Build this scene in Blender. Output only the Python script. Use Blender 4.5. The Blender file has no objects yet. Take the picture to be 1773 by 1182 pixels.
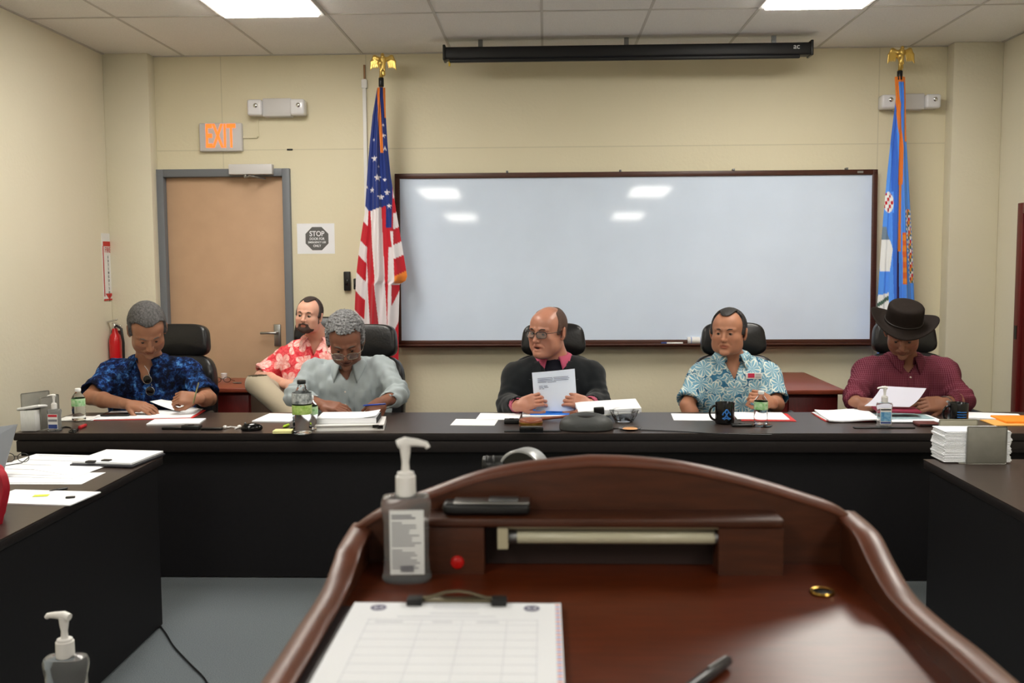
import bpy, bmesh, math, random
import numpy as np
from mathutils import Vector, Matrix
from mathutils.bvhtree import BVHTree
PI = math.pi
random.seed(7)
SC = bpy.context.scene
COL = SC.collection
V = Vector

# ------------------------------------------------------------------ camera frame
CAM = V((0, 0, 1.54)); FPX = 1700.0
_th, _ps, _ro = 0.08254, 0.03479, 0.006
_f = V((-math.sin(_ps)*math.cos(_th), math.cos(_ps)*math.cos(_th), -math.sin(_th)))
_r0 = V((math.cos(_ps), math.sin(_ps), 0)); _u0 = _r0.cross(_f)
_u = _u0*math.cos(_ro) + _r0*math.sin(_ro)
_r = _r0*math.cos(_ro) - _u0*math.sin(_ro)
def _ray(px, py):
    return _f + _r*((px-886.5)/FPX) - _u*((py-591)/FPX)
def at(px, py, Y):
    d = _ray(px, py); return CAM + d*(Y/d.y)
def on(px, py, Z):
    d = _ray(px, py); return CAM + d*((Z-CAM.z)/d.z)
def onx(px, py, X):
    d = _ray(px, py); return CAM + d*(X/d.x)

# ------------------------------------------------------------------ scene dimensions
WALL_Y = 7.14; XL = -3.15; XR = 3.16; CEIL = 3.02; TOPZ = 0.727
T_Y0, T_Y1 = 4.577, 5.216
LECT_Z = 1.176

# ------------------------------------------------------------------ materials
def srgb(r, g, b):
    return tuple(((c/255)/12.92 if c/255 <= .04045 else ((c/255+.055)/1.055)**2.4) for c in (r, g, b))
def mat(name, rgb, rough=.5, metal=0, spec=.5, noise=0, nscale=20, bump=0, bscale=200, alpha=None,
        trans=0, ior=1.45, coat=0, emit=None, estr=0, stretch=None, rgb2=None, attr=None, sheen=0, sss=0):
    m = bpy.data.materials.new(name); m.use_nodes = True
    nt = m.node_tree; N = nt.nodes; L = nt.links
    b = N['Principled BSDF']; c = srgb(*rgb)
    b.inputs['Base Color'].default_value = (*c, 1)
    b.inputs['Roughness'].default_value = rough
    b.inputs['Metallic'].default_value = metal
    b.inputs['Specular IOR Level'].default_value = spec
    b.inputs['IOR'].default_value = ior
    b.inputs['Transmission Weight'].default_value = trans
    b.inputs['Coat Weight'].default_value = coat
    if sheen: b.inputs['Sheen Weight'].default_value = sheen
    if sss:
        b.inputs['Subsurface Weight'].default_value = sss
        b.inputs['Subsurface Radius'].default_value = (.012, .005, .003)
        b.inputs['Subsurface Scale'].default_value = 1.0
    if emit:
        b.inputs['Emission Color'].default_value = (*srgb(*emit), 1)
        b.inputs['Emission Strength'].default_value = estr
    tc = None
    def coords(scale=None):
        t = N.new('ShaderNodeTexCoord')
        mp = N.new('ShaderNodeMapping'); L.new(t.outputs['Object'], mp.inputs['Vector'])
        if scale: mp.inputs['Scale'].default_value = scale
        return mp.outputs['Vector']
    src = None
    if attr:
        a = N.new('ShaderNodeAttribute'); a.attribute_name = attr; src = a.outputs['Color']
    if noise:
        n = N.new('ShaderNodeTexNoise'); n.inputs['Scale'].default_value = nscale; n.inputs['Detail'].default_value = 6
        L.new(coords(stretch), n.inputs['Vector'])
        mx = N.new('ShaderNodeMix'); mx.data_type = 'RGBA'
        rp = N.new('ShaderNodeMapRange'); rp.inputs[1].default_value = .3; rp.inputs[2].default_value = .7
        L.new(n.outputs['Fac'], rp.inputs[0]); L.new(rp.outputs[0], mx.inputs[0])
        c2 = srgb(*rgb2) if rgb2 else tuple(x*(1-noise) for x in c)
        if src:
            mm = N.new('ShaderNodeMix'); mm.data_type = 'RGBA'; mm.blend_type = 'MULTIPLY'; mm.inputs[0].default_value = 1
            mx.inputs[6].default_value = (1, 1, 1, 1); mx.inputs[7].default_value = (1-noise, 1-noise, 1-noise, 1)
            L.new(src, mm.inputs[6]); L.new(mx.outputs[2], mm.inputs[7]); src = mm.outputs[2]
        else:
            mx.inputs[6].default_value = (*c, 1); mx.inputs[7].default_value = (*c2, 1); src = mx.outputs[2]
    if src: L.new(src, b.inputs['Base Color'])
    if bump:
        n = N.new('ShaderNodeTexNoise'); n.inputs['Scale'].default_value = bscale; n.inputs['Detail'].default_value = 4
        L.new(coords(stretch), n.inputs['Vector'])
        bp = N.new('ShaderNodeBump'); bp.inputs['Strength'].default_value = bump; bp.inputs['Distance'].default_value = .004
        L.new(n.outputs['Fac'], bp.inputs['Height']); L.new(bp.outputs['Normal'], b.inputs['Normal'])
    return m

# ------------------------------------------------------------------ mesh builder
class MB:
    def __init__(s): s.v = []; s.f = []; s.mi = []; s.sm = []
    def add(s, vs, fs, mi=0, smooth=False):
        o = len(s.v); s.v += [tuple(v) for v in vs]
        for f in fs: s.f.append(tuple(i+o for i in f)); s.mi.append(mi); s.sm.append(smooth)
        return s
    def bm(s, b, mi=0, smooth=False, M=None):
        b.verts.index_update()
        s.add([(M @ v.co) if M else v.co for v in b.verts], [[v.index for v in f.verts] for f in b.faces], mi, smooth); b.free(); return s
    def box(s, c, d, R=None, bevel=0, mi=0, seg=2):
        b = bmesh.new(); bmesh.ops.create_cube(b, size=1)
        bmesh.ops.scale(b, vec=d, verts=b.verts)
        if bevel: bmesh.ops.bevel(b, geom=b.edges[:], offset=bevel, segments=seg, affect='EDGES', profile=.5)
        M = Matrix.Translation(c) @ (R.to_4x4() if R else Matrix())
        return s.bm(b, mi, bevel > 0 and seg > 1, M)
    def lathe(s, prof, c, seg=24, R=None, mi=0, sx=1, sy=1, cap=True):
        vs = []; fs = []; n = len(prof)
        for r, z in prof:
            for i in range(seg):
                a = 2*PI*i/seg; vs.append(V((r*math.cos(a)*sx, r*math.sin(a)*sy, z)))
        for j in range(n-1):
            for i in range(seg):
                k = (i+1) % seg; fs.append((j*seg+i, j*seg+k, (j+1)*seg+k, (j+1)*seg+i))
        if cap: fs.append(tuple(range(seg))[::-1]); fs.append(tuple((n-1)*seg+i for i in range(seg)))
        M = Matrix.Translation(c) @ (R.to_4x4() if R else Matrix())
        return s.add([M @ v for v in vs], fs, mi, True)
    def cyl(s, a, b, r, r2=None, seg=20, mi=0):
        a = V(a); b = V(b); d = b-a; R = d.to_track_quat('Z', 'Y').to_matrix()
        r2 = r if r2 is None else r2
        e = min(r, r2)*.12
        return s.lathe([(r-e, 0), (r, e), (r2, d.length-e), (r2-e, d.length)], a, seg, R, mi)
    def tube(s, pts, r, seg=8, mi=0, closed=False):
        pts = [V(p) for p in pts]; n = len(pts); vs = []; fs = []; up = V((0, 0, 1)); pn = None
        for i, p in enumerate(pts):
            if closed: t = (pts[(i+1) % n]-pts[i-1])
            else: t = pts[min(i+1, n-1)]-pts[max(i-1, 0)]
            t.normalize()
            if pn is None:
                pn = t.orthogonal() if abs(t.dot(up)) > .95 else up-up.dot(t)*t
            else: pn = pn-pn.dot(t)*t
            pn.normalize(); bn = t.cross(pn); rr = r[i] if isinstance(r, (list, tuple)) else r
            for k in range(seg):
                a = 2*PI*k/seg; vs.append(p+pn*math.cos(a)*rr+bn*math.sin(a)*rr)
        m = n if closed else n-1
        for i in range(m):
            for k in range(seg):
                j = (i+1) % n; l = (k+1) % seg
                fs.append((i*seg+k, i*seg+l, j*seg+l, j*seg+k))
        if not closed: fs.append(tuple(range(seg))[::-1]); fs.append(tuple((n-1)*seg+k for k in range(seg)))
        return s.add(vs, fs, mi, True)
    def ball(s, c, r, mi=0, R=None, u=20, v=12):
        b = bmesh.new(); bmesh.ops.create_uvsphere(b, u_segments=u, v_segments=v, radius=1)
        rr = r if isinstance(r, (tuple, list)) else (r, r, r)
        M = Matrix.Translation(c) @ (R.to_4x4() if R else Matrix()) @ Matrix.Diagonal((*rr, 1))
        return s.bm(b, mi, True, M)
    def prism(s, poly, fn0, fn1, mi=0, smooth=False):
        """poly: list of 2-D points; fn0/fn1 map them to the two end faces"""
        n = len(poly); vs = [fn0(*p) for p in poly]+[fn1(*p) for p in poly]
        fs = [tuple(range(n))[::-1], tuple(range(n, 2*n))]+[(i, (i+1) % n, n+(i+1) % n, n+i) for i in range(n)]
        return s.add(vs, fs, mi, smooth)
    def build(s, name, m, parent=None, auto=True):
        me = bpy.data.meshes.new(name)
        off = V((0, 0, 0)); p = parent
        while p is not None: off = off+p.location; p = p.parent
        me.from_pydata([V(v)-off for v in s.v], [], s.f)
        ms = m if isinstance(m, (list, tuple)) else [m]
        for x in ms: me.materials.append(x)
        me.polygons.foreach_set('material_index', s.mi); me.polygons.foreach_set('use_smooth', s.sm)
        b = bmesh.new(); b.from_mesh(me); bmesh.ops.recalc_face_normals(b, faces=b.faces); b.to_mesh(me); b.free()
        if auto:
            try: me.set_sharp_from_angle(angle=math.radians(50))
            except Exception: pass
        me.update()
        o = bpy.data.objects.new(name, me); COL.objects.link(o)
        if parent: o.parent = parent
        return o

def tag(o, label=None, cat=None, group=None, kind=None):
    if label: o['label'] = label
    if cat: o['category'] = cat
    if group: o['group'] = group
    if kind: o['kind'] = kind
    return o
def thing(name, label, cat, loc, group=None):
    o = bpy.data.objects.new(name, None); COL.objects.link(o); o.location = loc; o.empty_display_size = .05
    return tag(o, label, cat, group)
def struct(o): o['kind'] = 'structure'; return o
def copy_tree(o, parent=None):
    c = o.copy(); COL.objects.link(c)
    if parent: c.parent = parent
    for ch in list(o.children): copy_tree(ch, c)
    return c
def rz(a): return Matrix.Rotation(a, 3, 'Z')
def rx(a): return Matrix.Rotation(a, 3, 'X')
def ry(a): return Matrix.Rotation(a, 3, 'Y')
def text(s, name, m, parent, loc, size, R=None, ext=.0006, align='CENTER', bold=0, sx=1):
    cu = bpy.data.curves.new('t', 'FONT'); cu.body = s; cu.size = size; cu.align_x = align; cu.align_y = 'CENTER'
    cu.extrude = ext; cu.offset = bold
    o = bpy.data.objects.new('t', cu); COL.objects.link(o)
    dg = bpy.context.evaluated_depsgraph_get(); dg.update()
    me = bpy.data.meshes.new_from_object(o.evaluated_get(dg)); bpy.data.objects.remove(o)
    bb = MB(); M = Matrix.Translation(loc) @ (R.to_4x4() if R else Matrix()) @ Matrix.Diagonal((sx, 1, 1, 1))
    bb.add([M @ v.co for v in me.vertices], [list(p.vertices) for p in me.polygons])
    bpy.data.meshes.remove(me)
    return bb.build(name, m, parent)
RW = rx(PI/2)          # text standing upright, read from -Y
def sheet(c, w, l, a=0, z=TOPZ, curl=0, th=.0012, n=8, tilt=0, lift=None):
    """a sheet of paper (MB) lying at (x,y) with rotation a; curl lifts the far end"""
    b = MB(); vs = []; R = rz(a)
    for s_ in (1, 0):
        for j in range(n+1):
            for i in range(n+1):
                u = i/n-.5; t = j/n-.5; h = curl*max(0, t+.5)**2.2
                if lift: h += lift(u, t)
                p = R @ V((u*w, t*l, 0)); vs.append(V((c[0]+p.x, c[1]+p.y, z+th*s_+h+.0002)))
    q = (n+1)*(n+1); fs = []
    for j in range(n):
        for i in range(n):
            k = j*(n+1)+i; fs.append((k, k+1, k+n+2, k+n+1)); fs.append((q+k, q+k+n+1, q+k+n+2, q+k+1))
    e = [i for i in range(n+1)]+[j*(n+1)+n for j in range(1, n+1)]+[n*(n+1)+i for i in range(n-1, -1, -1)]+[j*(n+1) for j in range(n-1, 0, -1)]
    for a_, b_ in zip(e, e[1:]+e[:1]): fs.append((a_, b_, q+b_, q+a_))
    return b.add(vs, fs, 0, True)
# ================================================================== camera, render look
cd = bpy.data.cameras.new('camera'); cam = bpy.data.objects.new('camera', cd); COL.objects.link(cam)
cam.matrix_world = Matrix.Translation(CAM) @ Matrix((_r, _u, -_f)).transposed().to_4x4()
cd.sensor_width = 36; cd.lens = 36*FPX/1773; cd.clip_start = .02
cd.dof.use_dof = True; cd.dof.focus_distance = 5.3; cd.dof.aperture_fstop = 8.0
SC.camera = cam
SC.view_settings.view_transform = 'Standard'; SC.view_settings.look = 'None'
SC.view_settings.exposure = 0.5; SC.view_settings.gamma = 1; SC.view_settings.use_curve_mapping = False
try:
    SC.cycles.use_denoising = True; SC.cycles.max_bounces = 8; SC.cycles.caustics_reflective = False; SC.cycles.caustics_refractive = False
    SC.cycles.sample_clamp_indirect = 6
except Exception: pass
w = bpy.data.worlds.new('world'); SC.world = w; w.use_nodes = True
w.node_tree.nodes['Background'].inputs[0].default_value = (.8, .85, .9, 1); w.node_tree.nodes['Background'].inputs[1].default_value = .12

# ================================================================== shared materials
def wall_material(name, base, lines_x=(), lines_z=(), blocks=True):
    m = mat(name, base, .62, bump=.35, bscale=45, spec=.3)
    nt = m.node_tree; N = nt.nodes; L = nt.links; b = N['Principled BSDF']
    tc = N.new('ShaderNodeTexCoord'); sp = N.new('ShaderNodeSeparateXYZ'); L.new(tc.outputs['Object'], sp.inputs[0])
    fac = None
    for ax, vals in ((0, lines_x), (2, lines_z)):
        for v in vals:
            s = N.new('ShaderNodeMath'); s.operation = 'SUBTRACT'; L.new(sp.outputs[ax], s.inputs[0]); s.inputs[1].default_value = v
            a = N.new('ShaderNodeMath'); a.operation = 'ABSOLUTE'; L.new(s.outputs[0], a.inputs[0])
            c = N.new('ShaderNodeMath'); c.operation = 'LESS_THAN'; L.new(a.outputs[0], c.inputs[0]); c.inputs[1].default_value = .004
            if fac is None: fac = c.outputs[0]
            else:
                mxx = N.new('ShaderNodeMath'); mxx.operation = 'MAXIMUM'; L.new(fac, mxx.inputs[0]); L.new(c.outputs[0], mxx.inputs[1]); fac = mxx.outputs[0]
    n = N.new('ShaderNodeTexNoise'); n.inputs['Scale'].default_value = 1.6; n.inputs['Detail'].default_value = 5; L.new(tc.outputs['Object'], n.inputs['Vector'])
    mx = N.new('ShaderNodeMix'); mx.data_type = 'RGBA'; c = srgb(*base)
    mx.inputs[6].default_value = (*c, 1); mx.inputs[7].default_value = (c[0]*.93, c[1]*.92, c[2]*.88, 1); L.new(n.outputs['Fac'], mx.inputs[0])
    out = mx.outputs[2]
    if fac is not None:
        m2 = N.new('ShaderNodeMix'); m2.data_type = 'RGBA'; sc = N.new('ShaderNodeMath'); sc.operation = 'MULTIPLY'; sc.inputs[1].default_value = .3
        L.new(fac, sc.inputs[0]); L.new(sc.outputs[0], m2.inputs[0]); L.new(out, m2.inputs[6]); m2.inputs[7].default_value = (c[0]*.5, c[1]*.5, c[2]*.45, 1); out = m2.outputs[2]
    L.new(out, b.inputs['Base Color'])
    return m
zl = at(800, 256, WALL_Y).z
M_WALL = wall_material('cream_wall_paint', (226, 218, 192), [at(383, 150, WALL_Y).x, at(634, 150, WALL_Y).x, at(1522, 150, WALL_Y).x], [zl])
M_WALLS = wall_material('cream_side_wall_paint', (224, 218, 198))
M_CEIL = mat('ceiling_tile', (244, 242, 238), .9, noise=.12, nscale=180, bump=.5, bscale=250)
M_GRID = mat('ceiling_grid_white', (196, 192, 186), .5)
M_CARPET = mat('grey_carpet', (112, 120, 125), .95, noise=.45, nscale=260, bump=.8, bscale=400)
M_TABLE = mat('espresso_laminate', (62, 51, 47), .32, noise=.35, nscale=30, stretch=(.6, 8, 8), spec=.5)
M_PANEL = mat('black_panel_laminate', (23, 22, 25), .6, noise=.2, nscale=60, spec=.25)
M_EDGE = mat('dark_edge_band', (32, 27, 27), .5, noise=.25, nscale=60, spec=.3)
M_FRAME = mat('grey_door_paint', (112, 116, 122), .45, spec=.4)
M_DOOR = mat('tan_door_paint', (198, 164, 134), .6, noise=.06, nscale=8, spec=.3)
M_WHITEP = mat('white_plastic', (226, 224, 222), .4)
M_WHITEM = mat('white_matte_plastic', (205, 203, 203), .45)
M_BLACK = mat('black_plastic', (14, 14, 15), .4)
M_BLACKG = mat('glossy_black_plastic', (8, 8, 10), .12)
M_METAL = mat('brushed_metal', (168, 168, 166), .35, metal=1)
M_STEEL = mat('dull_steel', (120, 121, 122), .4, metal=.9, noise=.15, nscale=40)
M_CHROME = mat('chrome', (220, 220, 220), .12, metal=1)
M_BRASS = mat('polished_brass', (206, 164, 78), .22, metal=1)
M_GOLD = mat('gold_finish', (222, 188, 105), .3, metal=.85)
M_PAPER = mat('white_paper', (236, 238, 243), .85, spec=.2)
M_PAPER2 = mat('offwhite_paper', (226, 226, 224), .85, spec=.2, noise=.04, nscale=8)
M_INK = mat('printed_ink', (120, 120, 128), .8)
M_INKD = mat('dark_print', (40, 40, 44), .8)
M_RED = mat('red_folder', (206, 42, 40), .5)
M_BLUEF = mat('blue_folder', (36, 118, 222), .45)
M_LEATHER = mat('black_leather', (22, 21, 22), .34, spec=.45, bump=.25, bscale=90)
M_CHERRY = mat('cherry_laminate', (140, 66, 46), .35, noise=.3, nscale=14, stretch=(1, 6, 6))
M_CHERRYD = mat('dark_cherry_laminate', (104, 24, 22), .4, noise=.3, nscale=14, stretch=(6, 6, 1))
M_CLEAR = mat('clear_plastic', (250, 252, 254), .03, trans=1, ior=1.08, spec=1)
M_GEL = mat('clear_gel', (240, 244, 246), .06, trans=.88, ior=1.16, spec=.9)
M_GLASS = mat('clear_glass', (252, 252, 252), .02, trans=1, ior=1.22, spec=1)
M_WATER = mat('water', (250, 252, 254), .0, trans=1, ior=1.12)

# ================================================================== room shell
def slab(name, x0, x1, y0, y1, z0, z1, m):
    return struct(MB().box(((x0+x1)/2, (y0+y1)/2, (z0+z1)/2), (x1-x0, y1-y0, z1-z0)).build(name, m))
YB = -7.5
slab('floor', XL-.15, XR+.15, YB-.15, WALL_Y+.15, -.1, 0, M_CARPET)
slab('wall_left', XL-.15, XL, YB, WALL_Y+.15, 0, CEIL+.1, M_WALLS)
slab('wall_front', XL-.15, XR+.15, YB-.15, YB, 0, CEIL+.1, M_WALLS)
# door opening in the back wall
dxl = at(271, 400, WALL_Y).x; dxr = at(505.5, 400, WALL_Y).x; dzt = at(390, 293, WALL_Y).z
bw = MB()
for x0, x1, z0, z1 in ((XL-.15, dxl+.03, 0, CEIL+.1), (dxr-.03, XR+.15, 0, CEIL+.1), (dxl+.03, dxr-.03, dzt-.03, CEIL+.1)):
    bw.box(((x0+x1)/2, WALL_Y+.075, (z0+z1)/2), (x1-x0, .15, z1-z0))
struct(bw.build('wall_back', M_WALL))
# right wall with the red-brown door standing at the frame's edge
struct(MB().box((XR+.075, (YB+WALL_Y)/2, CEIL/2+.05), (.15, WALL_Y+.15-YB, CEIL+.1)).build('wall_right', M_WALLS))
# pillars in the corners
px1 = at(262, 300, WALL_Y-.12).x; px2 = at(1646, 300, WALL_Y-.12).x
struct(MB().box(((XL+px1)/2, WALL_Y-.06, CEIL/2), (px1-XL, .12, CEIL), bevel=.004).build('trim_1', M_WALLS))
struct(MB().box(((XR+px2)/2, WALL_Y-.06, CEIL/2), (XR-px2, .12, CEIL), bevel=.004).build('trim_2', M_WALLS))
# baseboards
M_BASE = mat('dark_vinyl_base', (70, 64, 60), .5)
struct(MB().box(((dxr+px2)/2, WALL_Y-.006, .05), (px2-dxr, .012, .1)).build('baseboard_back', M_BASE))
struct(MB().box((XL+.006, (YB+WALL_Y)/2-.1, .05), (.012, WALL_Y-YB-.3, .1)).build('baseboard_left', M_BASE))
# ceiling with openings for the lights
TS = .645; TX0 = -.02; TYR = 6.0; TL = 1.29
LIGHTS = [(-2.5, 0), (2.5, 0), (-2.5, 2), (2.5, 2), (-2.5, 5), (2.5, 5), (-2.5, 8), (2.5, 8)]
def lit_x(i): return TX0+TS*(i)
slab('ceiling', XL-.15, XR+.15, YB-.15, WALL_Y+.15, CEIL, CEIL+.12, M_CEIL)
g = MB()
for k in range(-5, 6):
    x = TX0+TS*k
    if XL+.05 < x < XR-.05: g.box((x, (YB+WALL_Y)/2, CEIL-.001), (.016, WALL_Y-YB, .006))
k = 0
while TYR-TL*k > YB:
    g.box(((XL+XR)/2, TYR-TL*k, CEIL-.0015), (XR-XL, .016, .006)); k += 1
g.box(((px1+px2)/2, WALL_Y-.009, CEIL-.002), (px2-px1, .018, .008)).box((XL+.009, (YB+WALL_Y)/2, CEIL-.002), (.018, WALL_Y-YB, .008)).box((XR-.009, (YB+WALL_Y)/2, CEIL-.002), (.018, WALL_Y-YB, .008))
struct(g.build('trim_3', M_GRID))

# ceiling lights: troffers (2 ft x 4 ft), the ones behind the camera light the room too
LE = 15.0
M_DIFF = mat('lit_diffuser', (255, 255, 255), .5, emit=(255, 250, 240), estr=LE)
names = {0: ('left', 'above the exit door'), 1: ('right', 'above the whiteboard')}
def troffer(xc, row, label):
    yc = TYR-TL*row-TL/2
    t = thing('ceiling_light', label, 'ceiling light', (xc, yc, CEIL-.012), 'recessed ceiling lights')
    f = MB(); ww, ll, b = TS-.018, TL-.018, .03
    for c, d in (((xc-ww/2+b/2, yc), (b, ll)), ((xc+ww/2-b/2, yc), (b, ll)), ((xc, yc-ll/2+b/2), (ww-2*b, b)), ((xc, yc+ll/2-b/2), (ww-2*b, b))):
        f.box((c[0], c[1], CEIL-.006), (d[0], d[1], .012))
    f.build('frame', M_WHITEP, t)
    MB().box((xc, yc, CEIL-.013), (ww-2*b, ll-2*b, .026), bevel=.006).build('diffuser', M_DIFF, t)  # lowered below the ceiling so its glowing sides brighten the tiles
xlg, xrg = TX0-TS*2.5, TX0+TS*2.5
troffer(xlg, 0, 'bright ceiling light panel on the left, over the tan door side')
troffer(xrg-.02, 0, 'bright ceiling light panel on the right, over the whiteboard side')
for row in (2, 5, 8):
    troffer(xlg, row, 'ceiling light panel behind the viewer, left side')
    troffer(xrg, row, 'ceiling light panel behind the viewer, right side')

# ================================================================== door with frame, closer
def zc(px, py): return at(px, py, WALL_Y)
t = MB(); jw = .052; fy = WALL_Y-.035
for x0, x1, z0, z1 in ((dxl, dxl+.075, 0, dzt), (dxr-.055, dxr, 0, dzt), (dxl+.075, dxr-.055, dzt-.055, dzt)):
    t.box(((x0+x1)/2, WALL_Y+.02, (z0+z1)/2), (x1-x0, .11, z1-z0), bevel=.003)
door = struct(MB().box(((dxl+.075+dxr-.055)/2, WALL_Y+.045, (dzt-.055)/2+.004), (dxr-dxl-.13, .045, dzt-.063), bevel=.002).build('door_1', M_DOOR))
t.build('door_frame', M_FRAME, door)
c0 = at(398, 285, WALL_Y-.06); c1 = at(473, 302, WALL_Y-.06)
MB().box(((c0.x+c1.x)/2, WALL_Y-.065, (c0.z+c1.z)/2), (c1.x-c0.x, .06, c0.z-c1.z), bevel=.004).build('door_closer', M_WHITEM, door)
a0 = at(425, 304, WALL_Y-.07); a1 = at(447, 306, WALL_Y-.1)
MB().cyl(a0+V((0, 0, .02)), a0-V((0, 0, .018)), .012).tube([a0-V((0, 0, .012)), V((a0.x+.06, WALL_Y-.16, a0.z-.012)), V((a1.x+.03, WALL_Y-.03, a1.z-.008))], .007).build('closer_arm', M_METAL, door)
hz = 1.0; hx = dxr-.13
MB().box((hx, WALL_Y+.015, hz), (.05, .012, .16), bevel=.004).cyl((hx, WALL_Y+.012, hz+.02), (hx, WALL_Y-.05, hz+.02), .011).cyl((hx+.01, WALL_Y-.045, hz+.02), (hx-.11, WALL_Y-.045, hz+.02), .009).build('door_handle', M_METAL, door)
# red-brown door frame on the right wall at the picture edge
yd = onx(1767.5, 500, XR).y; zd = onx(1770, 352, XR).z
d2 = struct(MB().box((XR-.01, yd-.55, zd/2-.036), (.02, .958, zd-.074), bevel=.003).build('door_2', M_CHERRYD))
f2 = MB()
for y0, y1, z0, z1 in ((yd-.07, yd, 0, zd), (yd-1.1, yd-1.03, 0, zd), (yd-1.03, yd-.07, zd-.07, zd)):
    f2.box((XR-.02, (y0+y1)/2, (z0+z1)/2), (.04, y1-y0, z1-z0), bevel=.003)
f2.build('door_frame', M_CHERRYD, d2)
hh = onx(1769, 575, XR).z
MB().box((XR-.042, yd-.035, hh), (.004, .03, .09)).build('hinge', M_BLACK, d2)

# ================================================================== whiteboard (leans out slightly at the top)
wa = at(684, 301, WALL_Y-.03); wb = at(1518, 294, WALL_Y-.03); wc = at(690, 597, WALL_Y-.03)
bx0, bx1 = wa.x, wb.x; bz1 = (wa.z+wb.z)/2; bz0 = wc.z
M_BOARD = mat('whiteboard_enamel', (216, 230, 250), .05, spec=.5, noise=.05, nscale=3)
M_BFRAME = mat('brown_wood_frame', (78, 40, 26), .4, noise=.4, nscale=20, stretch=(1, 8, 8))
tl = -.026; cxw = (bx0+bx1)/2; czw = (bz0+bz1)/2; hw = (bx1-bx0)/2; hhw = (bz1-bz0)/2
Rb = rx(tl); ob = V((cxw, WALL_Y-.055, czw))
wbt = thing('whiteboard', 'wide wall whiteboard in a brown wooden frame', 'whiteboard', (cxw, WALL_Y-.03, bz0))
MB().box(ob, (2*hw-.06, .012, 2*hhw-.06), Rb).build('board', M_BOARD, wbt)
fr = MB(); fw = .036
for cx_, cz_, dx_, dz_ in ((0, hhw-fw/2, 2*hw, fw), (0, -hhw+fw/2, 2*hw, fw), (-hw+fw/2, 0, fw, 2*hhw), (hw-fw/2, 0, fw, 2*hhw)):
    fr.box(ob+Rb @ V((cx_, -.006, cz_)), (dx_, .028, dz_), Rb, bevel=.003)
fr.build('frame', M_BFRAME, wbt)
tray = MB(); tz = bz0-.004
tray.box((cxw, WALL_Y-.075, tz), (2*hw, .12, .012), bevel=.002).box((cxw, WALL_Y-.13, tz+.006), (2*hw, .01, .02), bevel=.002)
tray.build('tray', M_BFRAME, wbt)
for px_ in (878, 1074, 1270, 1466):
    p = at(px_, 297, WALL_Y-.05); MB().box((p.x, WALL_Y-.04, bz1+.006), (.014, .05, .016), bevel=.002).build('mounting_clip', M_STEEL, wbt)
p = at(1492, 297, WALL_Y-.09)
MB().box(ob+Rb @ V((p.x-cxw, -.022, hhw-fw/2)), (.04, .003, .014), Rb).build('maker_plate', M_METAL, wbt)
# marker and spray can on the tray
tz2 = tz+.0075
p = at(1165, 586, WALL_Y-.08)
mk = thing('whiteboard_marker', 'slim marker lying in the whiteboard tray', 'marker', (p.x, WALL_Y-.09, tz2+.008))
MB().cyl((p.x-.045, WALL_Y-.09, tz2+.008), (p.x+.07, WALL_Y-.09, tz2+.008), .008).build('barrel', M_WHITEP, mk)
MB().cyl((p.x-.085, WALL_Y-.09, tz2+.0085), (p.x-.045, WALL_Y-.09, tz2+.0085), .0085).build('cap', mat('blue_cap', (40, 60, 120), .4), mk)
p = at(1212, 583, WALL_Y-.08)
sp = thing('cleaner_can', 'white cleaner can with blue lettering lying in the whiteboard tray', 'can', (p.x, WALL_Y-.085, tz2+.026))
MB().cyl((p.x-.09, WALL_Y-.085, tz2+.027), (p.x+.075, WALL_Y-.085, tz2+.027), .026).build('body', M_WHITEP, sp)
M_BP = mat('blue_print', (60, 110, 190), .5)
for xa, xb_ in ((-.005, .003), (-.07, -.06)): MB().cyl((p.x+xa, WALL_Y-.085, tz2+.027), (p.x+xb_, WALL_Y-.085, tz2+.027), .0264).build('label_band', M_BP, sp)

# ================================================================== projector screen case
a = at(768, 84, 6.75); b = at(1405, 76, 6.75); a2 = at(768, 111, 6.75)
sc_ = thing('projector_screen', 'long black roller projector screen case hung under the ceiling above the whiteboard', 'projector screen', ((a.x+b.x)/2, 6.75, a.z))
hc = a.z-a2.z; zc_ = a.z-hc/2+.012
M_SCR = mat('black_screen_case', (13, 13, 18), .5)
MB().box(((a.x+b.x)/2, 6.75, zc_), (b.x-a.x, .1, hc*.78), bevel=.012).build('case', M_SCR, sc_)
MB().box(((a.x+b.x)/2-.02, 6.73, zc_-hc*.45), (b.x-a.x-.12, .03, hc*.24), bevel=.006).build('bottom_bar', M_SCR, sc_)
for x_ in (a.x+.008, b.x-.008):
    MB().box((x_, 6.75, zc_+.004), (.018, .115, hc*.98), bevel=.005).build('end_cap', M_BLACK, sc_)
for x_ in (a.x+.25, b.x-.25, (a.x+b.x)/2):
    MB().box((x_, 6.75, (zc_+hc*.35+CEIL)/2), (.03, .02, CEIL-zc_-hc*.3)).build('hanger', M_STEEL, sc_)
text('ac', 'logo', M_METAL, sc_, V((b.x-.11, 6.698, zc_+.012)), .05, RW)
MB().box((a.x+.04, 6.74, zc_-hc*.58), (.012, .012, .04)).build('pull_tab', mat('yellow_tag', (214, 182, 70), .6), sc_)

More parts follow.
